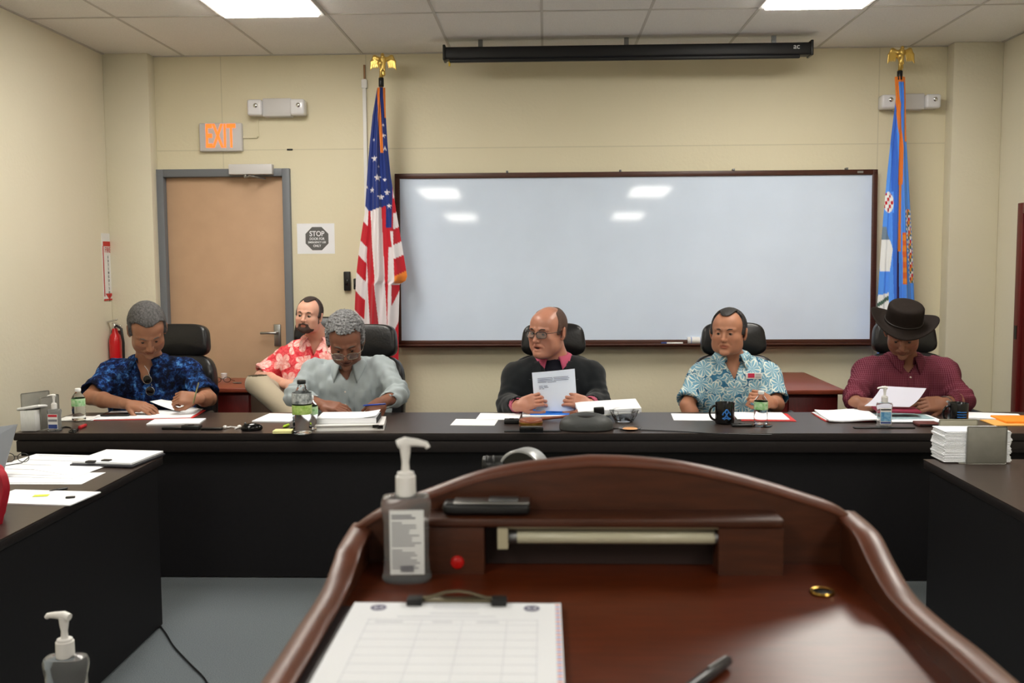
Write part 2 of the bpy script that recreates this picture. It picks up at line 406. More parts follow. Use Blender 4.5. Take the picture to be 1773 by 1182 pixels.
# ================================================================== emergency lights, exit sign, conduits
M_CLR = mat('frosted_lens', (224, 224, 228), .1)
def emergency(pa, pb, yy, label):
    a = at(*pa, yy); b = at(*pb, yy); cx = (a.x+b.x)/2; cz = (a.z+b.z)/2; W = b.x-a.x; H = a.z-b.z
    t = thing('emergency_light', label, 'emergency light', (cx, WALL_Y, cz), 'twin head emergency lights')
    MB().box((cx, WALL_Y-.04, cz+.003), (W*.5, .08, H*.98), bevel=.008).build('housing', M_WHITEM, t)
    MB().box((cx, WALL_Y-.03, cz+.0), (W*.96, .05, H*.7), bevel=.01).build('backplate', M_WHITEM, t)
    for s in (-1, 1):
        x = cx+s*W*.37; l = MB().box((x, WALL_Y-.065, cz), (W*.25, .1, H*.86), bevel=.016, seg=3).build('lamp_head', M_CLR, t)
        MB().ball((x+.01, WALL_Y-.1, cz+.012), (.022, .022, .022)).build('bulb_reflector', M_CHROME, l)
    return t
emergency((431, 172), (531, 203), WALL_Y-.05, 'white twin-head emergency light on the wall above the exit sign')
emergency((1522, 164), (1624, 191), WALL_Y-.05, 'white twin-head emergency light partly behind the blue flag')
a = at(346, 214, WALL_Y-.02); b = at(421, 262, WALL_Y-.02); cx, cz = (a.x+b.x)/2, (a.z+b.z)/2
ex = thing('exit_sign', 'white exit sign with glowing red-orange letters above the tan door', 'exit sign', (cx, WALL_Y, cz))
MB().box((cx, WALL_Y-.022, cz), (b.x-a.x, .044, a.z-b.z), bevel=.008).build('housing', M_WHITEM, ex)
M_EXIT = mat('glowing_exit_letters', (255, 90, 40), .5, emit=(255, 92, 30), estr=1.6)
text('EXIT', 'letters', M_EXIT, ex, V((cx, WALL_Y-.0455, cz)), .235, RW, ext=.001, bold=.004, sx=.46)
t = thing('cord_channel', 'thin white wiring channel between exit sign and emergency light', 'conduit', at(440, 238, WALL_Y))
q = [at(421, 238, WALL_Y-.008), at(446, 237, WALL_Y-.008), at(446, 205, WALL_Y-.008)]
m_ = MB(); m_.box((q[0]+q[1])/2, (q[1].x-q[0].x, .014, .014)); m_.box((q[1]+q[2])/2, (.014, .014, q[2].z-q[1].z)); m_.build('channel', M_WALL, t)
p0 = at(631, 137, WALL_Y-.012); p1 = at(632.5, 262, WALL_Y-.012)
t = thing('cord_channel', 'vertical white wiring channel on the wall left of the striped flag', 'conduit', V((p0.x, WALL_Y, p1.z)))
MB().box(((p0.x+p1.x)/2, WALL_Y-.011, (p0.z+p1.z)/2-.3), (.026, .022, p0.z-p1.z+.6), bevel=.002).build('channel', M_WHITEP, t)
MB().box((p0.x, WALL_Y-.015, p0.z-.035), (.04, .03, .06), bevel=.003).build('coupling', M_WHITEP, t)
MB().box((p0.x, WALL_Y-.008, p0.z+.05), (.012, .016, .1)).build('tube', mat('copper_stub', (150, 110, 70), .5), t)
# stop sign paper
a = at(514, 387, WALL_Y); b = at(580, 439, WALL_Y); cx, cz = (a.x+b.x)/2, (a.z+b.z)/2
st = thing('stop_sign', 'white paper notice with a grey octagon reading STOP beside the tan door', 'sign', (cx, WALL_Y, cz))
MB().box((cx, WALL_Y-.001, cz), (b.x-a.x, .002, a.z-b.z)).build('paper', M_PAPER, st)
M_OCT = mat('grey_octagon_print', (98, 98, 98), .7)
R_ = .091
ocx = at(549, 412, WALL_Y).x
oc = [(ocx+R_*math.cos(PI/8+k*PI/4), cz+R_*math.sin(PI/8+k*PI/4)) for k in range(8)]
MB().prism(oc, lambda x, z: (x, WALL_Y-.0022, z), lambda x, z: (x, WALL_Y-.003, z)).build('octagon', M_OCT, st)
for s_, dz_, sz_, bd in (('STOP', .034, .052, .001), ('DOOR FOR', -.002, .024, .0005), ('EMERGENCY USE', -.027, .0195, .0004), ('ONLY', -.053, .024, .0005)):
    text(s_, 'lettering', M_PAPER, st, V((ocx, WALL_Y-.0036, cz+dz_)), sz_, RW, ext=.0004, bold=bd, sx=.88)
# switches by the flag
for pa, pb, lb in (((595, 470), (607, 503), 'black wall thermostat left of the striped flag'), ((612, 482), (620, 501), 'small black switch tucked at the striped flag edge')):
    a = at(*pa, WALL_Y-.02); b = at(*pb, WALL_Y-.02)
    t = thing('wall_switch', lb, 'switch', ((a.x+b.x)/2, WALL_Y, (a.z+b.z)/2))
    MB().box(((a.x+b.x)/2, WALL_Y-.015, (a.z+b.z)/2), (b.x-a.x, .03, a.z-b.z), bevel=.006, seg=3).build('body', M_BLACK, t)
    MB().box(((a.x+b.x)/2, WALL_Y-.032, (a.z+b.z)/2-.01), ((b.x-a.x)*.5, .006, (a.z-b.z)*.3), bevel=.002).build('button', M_BLACKG, t)
p = at(502, 259, WALL_Y)
tag(MB().box((p.x, WALL_Y-.003, p.z), (.042, .006, .012), bevel=.002).build('wall_fitting', M_BLACK), 'tiny dark fitting on the wall above the door frame corner', 'fitting')

# ================================================================== fire extinguisher and its sign, left wall
ys = onx(186, 450, XL).y; za = onx(184, 404, XL).z; zb = onx(186, 520, XL).z
fs = thing('extinguisher_sign', 'narrow vertical fire extinguisher sign with red edge on the left wall', 'sign', (XL, ys, zb))
wS = .17
M_SR = mat('sign_red', (190, 40, 34), .5)
MB().box((XL+.002, ys, (za+zb)/2), (.004, wS, za-zb)).build('panel', M_PAPER2, fs)
m_ = MB()
for dy in (-1, 1): m_.box((XL+.0045, ys+dy*(wS/2-.012), (za+zb)/2-.03), (.002, .012, za-zb-.12))
m_.box((XL+.0045, ys, zb+.006), (.002, wS, .012)).box((XL+.0045, ys, za-.075), (.002, wS*.85, .035))
m_.prism([(-.06, .05), (.06, .05), (0, .005)], lambda y, z: (XL+.0045, ys+y, zb+z), lambda y, z: (XL+.006, ys+y, zb+z))
m_.build('border', M_SR, fs)
RWL = rz(PI/2) @ RW
text('FIRE', 'lettering', M_SR, fs, V((XL+.0055, ys, za-.12)), .055, RWL)
for i_, ch in enumerate('EXTINGUISHER'):
    text(ch, 'lettering', M_INKD, fs, V((XL+.0055, ys, za-.17-i_*.028)), .026, RWL)
pe = onx(197, 598, XL); ye = WALL_Y-.45; pe = onx(199, 590, XL+.1)
ye = WALL_Y-.12-.075; R_ = .043
zt = at(197, 573, ye).z; xe = at(200, 600, ye).x
fe = thing('fire_extinguisher', 'red fire extinguisher hung in the left corner below its narrow sign', 'fire extinguisher', (xe, ye, zt-.5))
M_FE = mat('extinguisher_red', (196, 18, 26), .25, coat=.3)
MB().lathe([(.04, -.46), (R_, -.45), (R_, -.05), (R_*.85, -.015), (R_*.5, .01), (.02, .022), (.018, .04)], (xe, ye, zt-.02), 28).build('cylinder', M_FE, fe)
MB().lathe([(R_+.001, -.2), (R_+.001, -.1)], (xe, ye, zt-.12), 28, cap=False).build('label_panel', M_PAPER2, fe)
MB().cyl((xe, ye, zt+.012), (xe, ye, zt+.06), .018).box((xe-.01, ye-.01, zt+.075), (.075, .022, .012), ry(-.25), bevel=.003).box((xe+.03, ye-.01, zt+.045), (.05, .02, .012), ry(.5), bevel=.003).build('valve', M_CHROME, fe)
MB().tube([V((xe+.02, ye-.02, zt+.04)), V((xe+.06, ye-.03, zt+.02)), V((xe+.072, ye-.03, zt-.08)), V((xe+.068, ye-.03, zt-.3))], .009).build('hose', M_BLACK, fe)
MB().box((xe-.022, WALL_Y-.132, zt-.18), (.085, .024, .36), bevel=.004).build('bracket', mat('dark_red_bracket', (70, 14, 16), .5), fe)
# ================================================================== conference tables
def table(name, label, x0, x1, y0, y1, panels, seams=()):
    t = thing(name, label, 'table', ((x0+x1)/2, (y0+y1)/2, 0), 'dark conference tables set in a U')
    th = .032
    MB().box(((x0+x1)/2, (y0+y1)/2, TOPZ-.002), (x1-x0, y1-y0, .004)).build('tabletop', M_TABLE, t)
    MB().box(((x0+x1)/2, (y0+y1)/2, TOPZ-.004-th/2), (x1-x0-.001, y1-y0-.001, th), bevel=.003).build('edge_band', M_EDGE, t)
    for c, d in panels:
        MB().box(c, d).build('modesty_panel', M_PANEL, t)
    for x in (x0+.06, (x0+x1)/2, x1-.06):
        for y in (y0+.16, y1-.08):
            MB().box((x, y, (TOPZ-.036)/2), (.045, .045, TOPZ-.036), bevel=.004).build('leg', M_EDGE, t)
    return t
PH = TOPZ-.036
fx0, fx1 = -2.56, 2.78
tf = table('conference_table', 'long dark head table with the five seated men behind it', fx0, fx1, T_Y0, T_Y1,
      [(((fx0+fx1)/2, T_Y0+.075, PH/2+.004), (fx1-fx0, .02, PH-.008)), ((fx0+.012, (T_Y0+T_Y1)/2, PH/2+.004), (.02, T_Y1-T_Y0-.16, PH-.008))])
MB().box(((fx0+fx1)/2, T_Y0+.03, PH-.03), (fx1-fx0-.02, .05, .055), bevel=.004).build('apron', M_EDGE, tf)
lx1 = -1.614
t = table('conference_table', 'left side table with laptop, red lanyard and loose papers', XL+.15, lx1, 2.2, 4.03,
      [((lx1-.03, (2.2+4.02)/2, PH/2+.004), (.02, 1.8, PH-.008)), (((XL+.15+lx1)/2, 4.0, PH/2+.004), (lx1-XL-.2, .02, PH-.008))])
rx0 = 1.526
t = table('conference_table', 'right side table holding the grey napkin dispenser', rx0, 2.55, 2.2, 3.98,
      [((rx0+.03, (2.2+3.97)/2, PH/2+.004), (.02, 1.75, PH-.008)), (((rx0+2.55)/2, 3.95, PH/2+.004), (.95, .02, PH-.008))])
# small table at the lower left, its top just under the picture, carries the near sanitizer bottle
t = thing('side_table', 'small dark table under the near-left sanitizer bottle', 'table', (-1.02, 1.5, 0))
MB().box((-1.02, 1.5, TOPZ-.015), (.6, .6, .03), bevel=.004).build('tabletop', M_TABLE, t)
for sx in (-1, 1):
    for sy in (-1, 1): MB().box((-1.02+sx*.26, 1.5+sy*.26, (TOPZ-.03)/2), (.035, .035, TOPZ-.03)).build('leg', M_EDGE, t)

# ================================================================== credenzas behind
def credenza(label, x0, x1, y0, y1, z, cut=True):
    t = thing('credenza', label, 'credenza', ((x0+x1)/2, (y0+y1)/2, 0), 'cherry credenzas against the back wall')
    MB().box(((x0+x1)/2, (y0+y1)/2, z-.014), (x1-x0, y1-y0, .028), bevel=.004).build('top', M_CHERRY, t)
    MB().box(((x0+x1)/2, (y0+y1)/2+.02, (z-.028)/2+.03), (x1-x0-.06, y1-y0-.06, z-.088)).build('body', M_CHERRYD, t)
    MB().box(((x0+x1)/2, (y0+y1)/2+.04, .03), (x1-x0-.12, y1-y0-.12, .06)).build('plinth', M_BLACK, t)
    n = max(2, round((x1-x0)/.5)); w_ = (x1-x0-.07)/n
    for i in range(n):
        cx = x0+.035+w_*(i+.5)
        d = MB().box((cx, y0+.045, (z-.03)/2+.03), (w_-.008, .016, z-.13), bevel=.002).build('door', M_CHERRYD, t)
        MB().box((cx+(w_*.36)*(1 if i % 2 == 0 else -1), y0+.03, z-.2), (.012, .022, .1), bevel=.003).build('handle', M_METAL, d)
    return t
# left credenza: front-left corner hidden by the man in blue
cz1 = .74
a = on(330, 672, cz1); b = on(432, 672, cz1); c = on(430, 643, cz1)
cy0 = a.y; cy1 = min(c.y, WALL_Y-.05)
credenza('cherry credenza beside the man in the coral shirt, below the tan door', -2.66, b.x+.02, cy0, cy0+.55, cz1)
a = on(1458, 675, cz1); c = on(1450, 644, cz1)
credenza('long cherry credenza behind and between the two men on the right', at(1256, 675, 6.3).x, a.x+.02, a.y, min(c.y, WALL_Y-.03), cz1)

# ================================================================== executive chairs
def make_chair(label, cx, cy, ang=0, dz=0):
    t = thing('office_chair', label, 'chair', (0, 0, 0), 'black leather high-back chairs')
    def sq(w, h, d, z, y, taper=0, bow=0, tilt=0, top=0, e=4.0):
        """cushion: superellipse outline, bulged front"""
        b = MB(); n = 40; m = 9; vs = []; fs = []
        for j in range(m):
            f = -1+2*j/(m-1); th = math.sqrt(max(0, 1-abs(f)**3.2)); s = .86+.14*th; yy = f*d/2
            for i in range(n):
                a_ = 2*PI*i/n; ca, sa = math.cos(a_), math.sin(a_)
                x = math.copysign(abs(ca)**(2/e), ca)*w/2*s; zz = math.copysign(abs(sa)**(2/e), sa)*h/2*s
                x *= 1-taper*(zz/h+.5)
                x2 = yy+bow*((x/w*2)**2)
                vs.append(V((x, x2, zz)))
        for j in range(m-1):
            for i in range(n): k = (i+1) % n; fs.append((j*n+i, j*n+k, (j+1)*n+k, (j+1)*n+i))
        o0 = len(vs); vs += [V((0, -d/2-.012, 0)), V((0, d/2+.006, 0))]
        for i in range(n): k = (i+1) % n; fs.append((o0, k, i)); fs.append((o0+1, (m-1)*n+i, (m-1)*n+k))
        M = Matrix.Translation((0, y, z)) @ Matrix.Rotation(tilt, 4, 'X')
        b.add([M @ v for v in vs], fs, 0, True); return b
    sq(.4, .2, .085, 1.065, .285, taper=.12, bow=-.03, tilt=-.12).build('headrest', M_LEATHER, t)
    sq(.53, .56, .1, .7, .235, taper=.06, bow=-.05, tilt=-.12, e=4.6).build('backrest', M_LEATHER, t)
    MB().box((0, .335, .98), (.09, .02, .34), rx(-.12), bevel=.006).build('back_bracket', M_BLACK, t)
    sq(.52, .5, .1, .46, -.02, tilt=PI/2).build('seat', M_LEATHER, t)
    for s in (-1, 1):
        MB().tube([(s*.27, .14, .47), (s*.29, .12, .6), (s*.29, .05, .655), (s*.29, -.16, .655)], [.014, .016, .02, .02]).build('armrest', M_BLACK, t)
    MB().cyl((0, 0, .12), (0, 0, .41), .028).build('gas_column', M_CHROME, t)
    for k in range(5):
        a_ = 2*PI*k/5+.3
        g_ = MB().tube([(0, 0, .12), (.16*math.cos(a_), .16*math.sin(a_), .1), (.3*math.cos(a_), .3*math.sin(a_), .075)], [.024, .02, .014]).build('leg', M_BLACK, t)
        MB().cyl((.3*math.cos(a_)-.018*math.sin(a_), .3*math.sin(a_)+.018*math.cos(a_), .029), (.3*math.cos(a_)+.018*math.sin(a_), .3*math.sin(a_)-.018*math.cos(a_), .029), .028).build('caster', M_BLACK, g_)
    return t
ch0 = make_chair('black leather chair behind the man in the blue floral shirt', 0, 0)
def put_chair(o, px, Y, ang, label):
    p = at(px, 570, Y); o.location = (p.x, Y-.29, 0); o.rotation_euler = (0, 0, ang); o['label'] = label
put_chair(ch0, 306, 5.92, -.12, 'black leather chair behind the man in the blue floral shirt')
put_chair(copy_tree(ch0), 622, 5.84, -.2, 'black leather chair behind the grey-haired man in the grey shirt')
put_chair(copy_tree(ch0), 958, 5.86, .0, 'black leather chair behind the man in the dark jacket')
put_chair(copy_tree(ch0), 1268, 5.86, .0, 'black leather chair behind the man in the teal floral shirt')
put_chair(copy_tree(ch0), 1566, 5.96, .05, 'black leather chair behind the man in the wide brimmed hat')
ch6 = copy_tree(ch0); put_chair(ch6, 567, 6.62, .1, 'black leather chair holding the man in the coral shirt')
for i_, o_ in enumerate([o for o in SC.objects if o.name.startswith('office_chair')]): pass

# ================================================================== lectern
M_LECT = mat('lectern_cherry_wood', (92, 38, 15), .29, noise=.4, nscale=9, stretch=(2, 14, 14), spec=.36)
M_LECTV = mat('lectern_cherry_upright', (76, 38, 20), .42, noise=.4, nscale=9, stretch=(2, 14, 14))
M_LECTE = mat('lectern_edge_wood', (100, 54, 36), .36, noise=.25, nscale=20)
LX0, LX1 = -.237, .372; LT = .022; LB = 1.16; Z0 = LECT_Z
lec = thing('lectern', 'cherry wood lectern with arched back and curved side rails in the foreground', 'lectern', ((LX0+LX1)/2, .8, 0))
MB().box(((LX0+LX1)/2, (LB+.35)/2, Z0-.012), (LX1-LX0-.004, LB-.35, .024)).build('work_surface', M_LECT, lec)
arch = [(592, 923), (659, 889), (745, 856), (824, 828), (905, 811), (999, 801), (1035, 799), (1110, 802), (1196, 812), (1304, 837), (1400, 866), (1450, 884), (1500, 907)]
ap = [at(*p, LB) for p in arch]
top = [(p.x, p.z) for p in ap]; top[0] = (LX0, top[0][1]); top[-1] = (LX1, top[-1][1]-.003)
# resample the arch smoothly
def smooth_poly(pts, n=40):
    out = []
    m_ = len(pts)
    for k in range(n+1):
        t = k/n*(m_-1); i = min(int(t), m_-2); f = t-i
        p0, p1, p2, p3 = pts[max(i-1, 0)], pts[i], pts[i+1], pts[min(i+2, m_-1)]
        out.append(tuple(.5*((2*b)+(c-a)*f+(2*a-5*b+4*c-d)*f*f+(3*b-a-3*c+d)*f**3) for a, b, c, d in zip(p0, p1, p2, p3)))
    return out
tops = smooth_poly(top, 44)
bp = MB(); bp.prism([(LX1, .9)]+[(LX0, .9)]+tops, lambda x, z: (x, LB, z), lambda x, z: (x, LB+LT, z))
bp.build('arched_back', M_LECTV, lec)
ed = MB(); vs = []; fs = []
n_ = len(tops)
prof = [(-.003, -.005), (-.0035, .001), (-.001, .004), (LT/2, .0055), (LT+.001, .004), (LT+.0035, .001), (LT+.003, -.005)]
for x, z in tops:
    for dy, dz in prof: vs.append((x, LB+dy, z+dz))
for j in range(n_-1):
    for k in range(len(prof)-1): a_ = j*len(prof)+k; fs.append((a_, a_+1, a_+len(prof)+1, a_+len(prof)))
ed.add(vs, fs, 0, True); ed.build('arch_moulding', M_LECTE, lec)
railL = [(LB+.02, 1.216), (1.1, 1.212), (1.07, 1.203), (1.03, 1.193), (.98, 1.189), (.92, 1.189), (.85, 1.188), (.75, 1.188), (.5, 1.188), (.33, 1.188)]
railR = [(LB+.02, 1.232), (1.12, 1.232), (1.09, 1.228), (1.05, 1.213), (1.01, 1.201), (.97, 1.196), (.9, 1.197), (.8, 1.202), (.6, 1.202), (.33, 1.202)]
for X0_, X1_, rl in ((LX0, LX0+LT, railL), (LX1-LT, LX1, railR)):
    rp = smooth_poly(rl, 40)
    MB().prism([(.33, Z0-.12), (LB+.02, Z0-.12)]+rp, lambda y, z: (X0_, y, z), lambda y, z: (X1_, y, z)).build('side_rail', M_LECTV, lec)
    vs = []; fs = []; prof2 = [(-.002, -.005), (-.003, .0), (0, .003), (LT/2, .004), (LT, .003), (LT+.003, .0), (LT+.002, -.005)]
    for y, z in rp:
        for dx, dz in prof2: vs.append((X0_+dx, y, z+dz))
    for j in range(len(rp)-1):
        for k in range(len(prof2)-1): a_ = j*len(prof2)+k; fs.append((a_, a_+1, a_+len(prof2)+1, a_+len(prof2)))
    MB().add(vs, fs, 0, True).build('rail_moulding', M_LECTE, lec)
# cabinet below
MB().box(((LX0+LX1)/2, LB-.01, .6), (LX1-LX0-.02, .02, 1.12)).build('front_panel', M_LECTV, lec)
for x in (LX0+.012, LX1-.012):
    MB().box((x, (LB+.52)/2-.01, .56), (.02, LB-.54, 1.04)).build('side_panel', M_LECTV, lec)
MB().box(((LX0+LX1)/2, .82, .04), (LX1-LX0-.0, .66, .08), bevel=.006).build('base', M_LECTE, lec)
# shelf unit with recess for the lamp
ux0, ux1 = -.152, .272; uy0, uy1 = 1.116, LB; uz = 1.243
rx0_, rx1_ = -.073, .198; rz0, rz1 = Z0+.001, uz-.012
M_BOXIN = mat('dark_recess', (34, 16, 12), .6)  # recess back coloured darker than the shelf wood around it
u_ = MB()
u_.box(((ux0+ux1)/2, (uy0+uy1)/2-.001, uz-.006), (ux1-ux0, uy1-uy0+.003, .01), bevel=.002)
u_.box(((ux0+rx0_)/2, (uy0+uy1)/2, (Z0+uz-.012)/2), (rx0_-ux0, uy1-uy0, uz-.012-Z0))
u_.box(((ux1+rx1_)/2, (uy0+uy1)/2, (Z0+uz-.012)/2), (ux1-rx1_, uy1-uy0, uz-.012-Z0))
u_.build('shelf_unit', M_LECTV, lec)
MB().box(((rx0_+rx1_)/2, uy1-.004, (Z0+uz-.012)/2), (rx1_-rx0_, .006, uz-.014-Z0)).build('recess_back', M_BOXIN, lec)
lm = MB(); la = at(862, 936, 1.125); lb = at(1272, 930, 1.125); lh = .025
lcx = (la.x+lb.x)/2; lz = uz-.012-lh/2-.001
M_LAMPB = mat('cream_lamp_housing', (176, 168, 142), .45)
lamp = lm.box((lcx, 1.135, uz-.012), (lb.x-la.x, .03, .004)).box((la.x+.006, 1.133, lz), (.012, .03, lh)).box((lb.x-.006, 1.133, lz), (.012, .03, lh)).box((lcx, 1.148, lz), (lb.x-la.x, .004, lh), bevel=.001).build('lamp_housing', M_LAMPB, lec)
MB().cyl((la.x+.02, 1.129, lz-.001), (lb.x-.02, 1.129, lz-.001), .0075).build('fluorescent_tube', mat('unlit_tube', (188, 184, 160), .3), lamp)
for x in (la.x+.017, lb.x-.017): MB().cyl((x-.006, 1.129, lz-.001), (x+.006, 1.129, lz-.001), .008).build('tube_cap', M_STEEL, lamp)
p = at(792, 973, uy0)
sw = MB().cyl((p.x, uy0+.002, p.z), (p.x, uy0-.004, p.z), .0082, .007).build('power_switch', mat('lit_red_switch', (150, 14, 14), .3, emit=(255, 30, 20), estr=.06), lec)
p = on(1424, 1027, Z0)
b_ = MB().lathe([(.0105, 0), (.0125, .0005), (.0135, .002), (.0125, .0035), (.0105, .003)], (p.x, p.y, Z0), 28, cap=False); b_.build('brass_grommet', M_BRASS, lec)
MB().cyl((p.x, p.y, Z0+.0003), (p.x, p.y, Z0+.0009), .0108).build('cable_hole', M_BLACK, lec)

# ================================================================== things on the lectern
def pump_bottle(name, label, x, y, z, H, Wd, ang=0, lab='back', nozzle=0, group='hand sanitizer pump bottles', sc=None):
    """square-shouldered clear sanitizer bottle with white pump"""
    t = thing(name, label, 'bottle', (x, y, z), group)
    hb = H*.61; w2 = Wd/2; d2 = w2*.62
    def sup(prof, m_, nm, par, e=3.0, inset=0):
        b = MB(); vs = []; fs = []; n = 36
        for s, zz in prof:
            for i in range(n):
                a_ = 2*PI*i/n; ca, sa = math.cos(a_), math.sin(a_)
                p_ = rz(ang) @ V((math.copysign(abs(ca)**(2/e), ca)*(w2-inset)*s, math.copysign(abs(sa)**(2/e), sa)*(d2-inset)*s, 0))
                vs.append((x+p_.x, y+p_.y, z+zz))
        for j in range(len(prof)-1):
            for i in range(n): k = (i+1) % n; fs.append((j*n+i, j*n+k, (j+1)*n+k, (j+1)*n+i))
        fs.append(tuple(range(n))[::-1]); fs.append(tuple((len(prof)-1)*n+i for i in range(n)))
        b.add(vs, fs, 0, True); return b.build(nm, m_, par)
    P = [(.9, 0), (1, .004), (1.0, hb*.06), (.93, hb*.1), (.9, hb*.3), (.9, hb*.7), (.95, hb*.76), (1.0, hb*.86), (1.0, hb*.92), (.92, hb*.98), (.5, hb), (.42, hb+.002)]
    sup(P, M_GEL, 'bottle_body', t)
    # pump
    r = Wd*.2
    MB().lathe([(r, 0), (r*1.02, .002), (r*1.0, H*.15), (r*.86, H*.155), (r*.84, H*.175), (r*.5, H*.18)], (x, y, z+hb-.003), 28).build('pump_collar', M_WHITEP, t)
    pz = z+hb+H*.16
    MB().lathe([(r*.42, 0), (r*.36, H*.07), (r*.5, H*.14), (r*.55, z+H-.006-pz)], (x, y, pz), 16).build('pump_stem', M_WHITEP, t)
    ex_ = rz(nozzle) @ V((1, 0, 0)); tz_ = z+H-.006
    MB().tube([V((x, y, tz_))-ex_*r*.75, V((x, y, tz_+.003)), V((x, y, tz_+.002))+ex_*r*1.2, V((x, y, tz_-.0))+ex_*r*2.1, V((x, y, tz_-.004))+ex_*r*2.3], [r*.45, r*.5, r*.38, r*.3, r*.26], 12).build('pump_nozzle', M_WHITEP, t)
    # dip tube
    return t, hb, w2, d2
p = on(703, 1008, Z0)
bt, hb, w2, d2 = pump_bottle('sanitizer_bottle', 'large clear sanitizer pump bottle standing on the lectern', p.x, 1.094, Z0, .163, .0565, ang=.06, nozzle=0)
ly = 1.094-d2*.9-.002
Ml = mat('clear_label_backing', (218, 220, 220), .5)
lw, lh_ = .0385, hb*.74
R_ = rz(.06)
MB().box((p.x+.003, ly, Z0+.012+lh_/2), (lw, .0008, lh_), R_).build('label', Ml, bt)
ink = MB(); random.seed(3)
zz = Z0+.012+lh_-.006
for i_ in range(22):
    ww_ = lw*random.uniform(.5, .86) if i_ not in (3, 14) else lw*.3
    if i_ in (2, 13): zz -= .0025; continue
    h_ = .0011 if i_ > 1 else .0017
    c_ = V((p.x+.003, ly, zz))+R_ @ V((-lw*.44+ww_/2, -.0007, 0)); ink.box(c_, (ww_, .0004, h_), R_); zz -= .0029
for i_ in range(14):
    c_ = V((p.x+.003, ly, Z0+.0185))+R_ @ V((-.007+i_*.00108, -.0007, 0)); ink.box(c_, (.0006 if i_ % 3 else .0009, .0004, .007), R_)
ink.build('label_print', M_INK, bt)
# near-left sanitizer bottle
pump_bottle('sanitizer_bottle', 'sanitizer pump bottle at the lower left corner, nearest the floor', -.853, 1.66, TOPZ, .196, .078, ang=0, nozzle=PI*.93)

# recorder on the shelf unit
pa = at(768, 903, 1.136); pb = at(918, 888, 1.136)
yy = 1.136; t = thing('voice_recorder', 'black recorder with silver rim lying on the lectern shelf', 'recorder', ((pa.x+pb.x)/2, yy, uz))
cx_ = (pa.x+pb.x)/2; W_ = pb.x-pa.x
MB().box((cx_, yy, uz+.0075), (W_, .03, .014), bevel=.005, seg=3).build('body', M_BLACK, t)
MB().box((cx_+.006, yy, uz+.0148), (W_-.014, .028, .002), bevel=.0008).build('silver_rim', M_METAL, t)
MB().box((cx_+.02, yy, uz+.017), (.035, .018, .003), bevel=.001).build('button_pad', M_STEEL, t)
# clipboard
a = on(617, 1045, Z0+.006); b = on(968, 1047, Z0+.006); ang = math.atan2(b.y-a.y, b.x-a.x)
R_ = rz(ang); W_ = .216; L_ = .279; c_ = (a+b)/2+R_ @ V((0, -L_/2, 0))
cb = thing('clipboard', 'clipboard with a white sign-in sheet on the lectern', 'clipboard', (c_.x, c_.y, Z0))
MB().box((c_.x-.008, c_.y-.002, Z0+.0025), (.232, .283, .004), R_, bevel=.0015).build('board', mat('clipboard_dark', (38, 30, 32), .5), cb)
pp = c_.copy()
pd = MB().box((pp.x, pp.y, Z0+.0062), (W_, L_, .003), R_).build('sign_in_sheet', M_PAPER, cb)
ik = MB()
def onp(u, v, dx, dy, mi=0): ik.box(V((pp.x, pp.y, Z0+.0079))+R_ @ V((-W_/2+u, L_/2-v, 0)), (dx, dy, .0003), R_, mi=mi)
onp(.108, .012, .05, .0012); onp(.108, .017, .045, .001); onp(.108, .031, .05, .0018); onp(.108, .04, .085, .0016); onp(.06, .0405, .018, .0012)
for v_ in (.049,): onp(.108, v_, .17, .0006)
for u_x in (.024, .077, .118, .162, .192): onp(u_x, .15, .0006, .2)
for v_ in range(9): onp(.108, .062+v_*.019, .17, .0003)
for u_x, wx in ((.045, .028), (.098, .02), (.143, .022)): onp(u_x, .055, wx, .0028)
ik.build('printed_form', mat('faint_form_print', (212, 214, 222), .8), pd)
M_SEAL = mat('seal_print', (130, 128, 150), .8)
for u_x in (.028, .186):
    q_ = V((pp.x, pp.y, Z0+.008))+R_ @ V((-W_/2+u_x, L_/2-.016, 0))
    se = MB(); se.lathe([(.0048, 0), (.0048, .0003), (.0082, .0003), (.0082, 0)], q_, 24, cap=False); se.lathe([(.0001, 0), (.003, .0003)], q_, 12, cap=False); se.build('printed_seal', M_SEAL, pd)
dt = MB()
for i_ in range(46):
    dt.box(V((pp.x, pp.y, Z0+.0079))+R_ @ V((W_/2-.0035, L_/2-.006-i_*.0058, 0)), (.0045, .003, .0003), R_, mi=i_ % 2)
dt.build('coloured_edge_marks', [mat('orange_marks', (226, 150, 130), .8), mat('blue_marks', (150, 170, 220), .8)], pd)
# wire clip
q0 = V((pp.x, pp.y, Z0+.012)); 
cp = MB().box(q0+R_ @ V((.0, L_/2+.006, -.003)), (.1, .012, .005), R_, bevel=.0015)
cp.tube([q0+R_ @ V(v) for v in ((-.044, L_/2+.001, .0), (-.03, L_/2-.001, .002), (-.012, L_/2+.003, .006), (0, L_/2+.004, .007), (.012, L_/2+.003, .006), (.03, L_/2-.001, .002), (.044, L_/2+.001, 0))], .0016)
clipo = cp.build('clip', mat('bronze_clip_metal', (120, 112, 92), .3, metal=.9), cb)
for s in (-1, 1): MB().box(q0+R_ @ V((s*.044, L_/2-.003, -.001)), (.016, .016, .007), R_, bevel=.001).build('rubber_pad', M_BLACK, clipo)
# pen
a = on(1262, 1142, Z0+.006); b = on(1195, 1190, Z0+.006)
d_ = (b-a).normalized(); e_ = a+d_*.135
t = thing('pen', 'dark pen lying on the lectern surface', 'pen', (a.x, a.y, Z0))
MB().tube([a+d_*.0, a+d_*.002, a+d_*.045, a+d_*.115, e_], [.003, .0045, .005, .0048, .0015], 14).build('barrel', mat('dark_grey_pen', (42, 42, 48), .3), t)
MB().tube([a+d_*.006+V((0, 0, .0052)), a+d_*.04+V((0, 0, .006))], .0013).build('clip', M_STEEL, t)

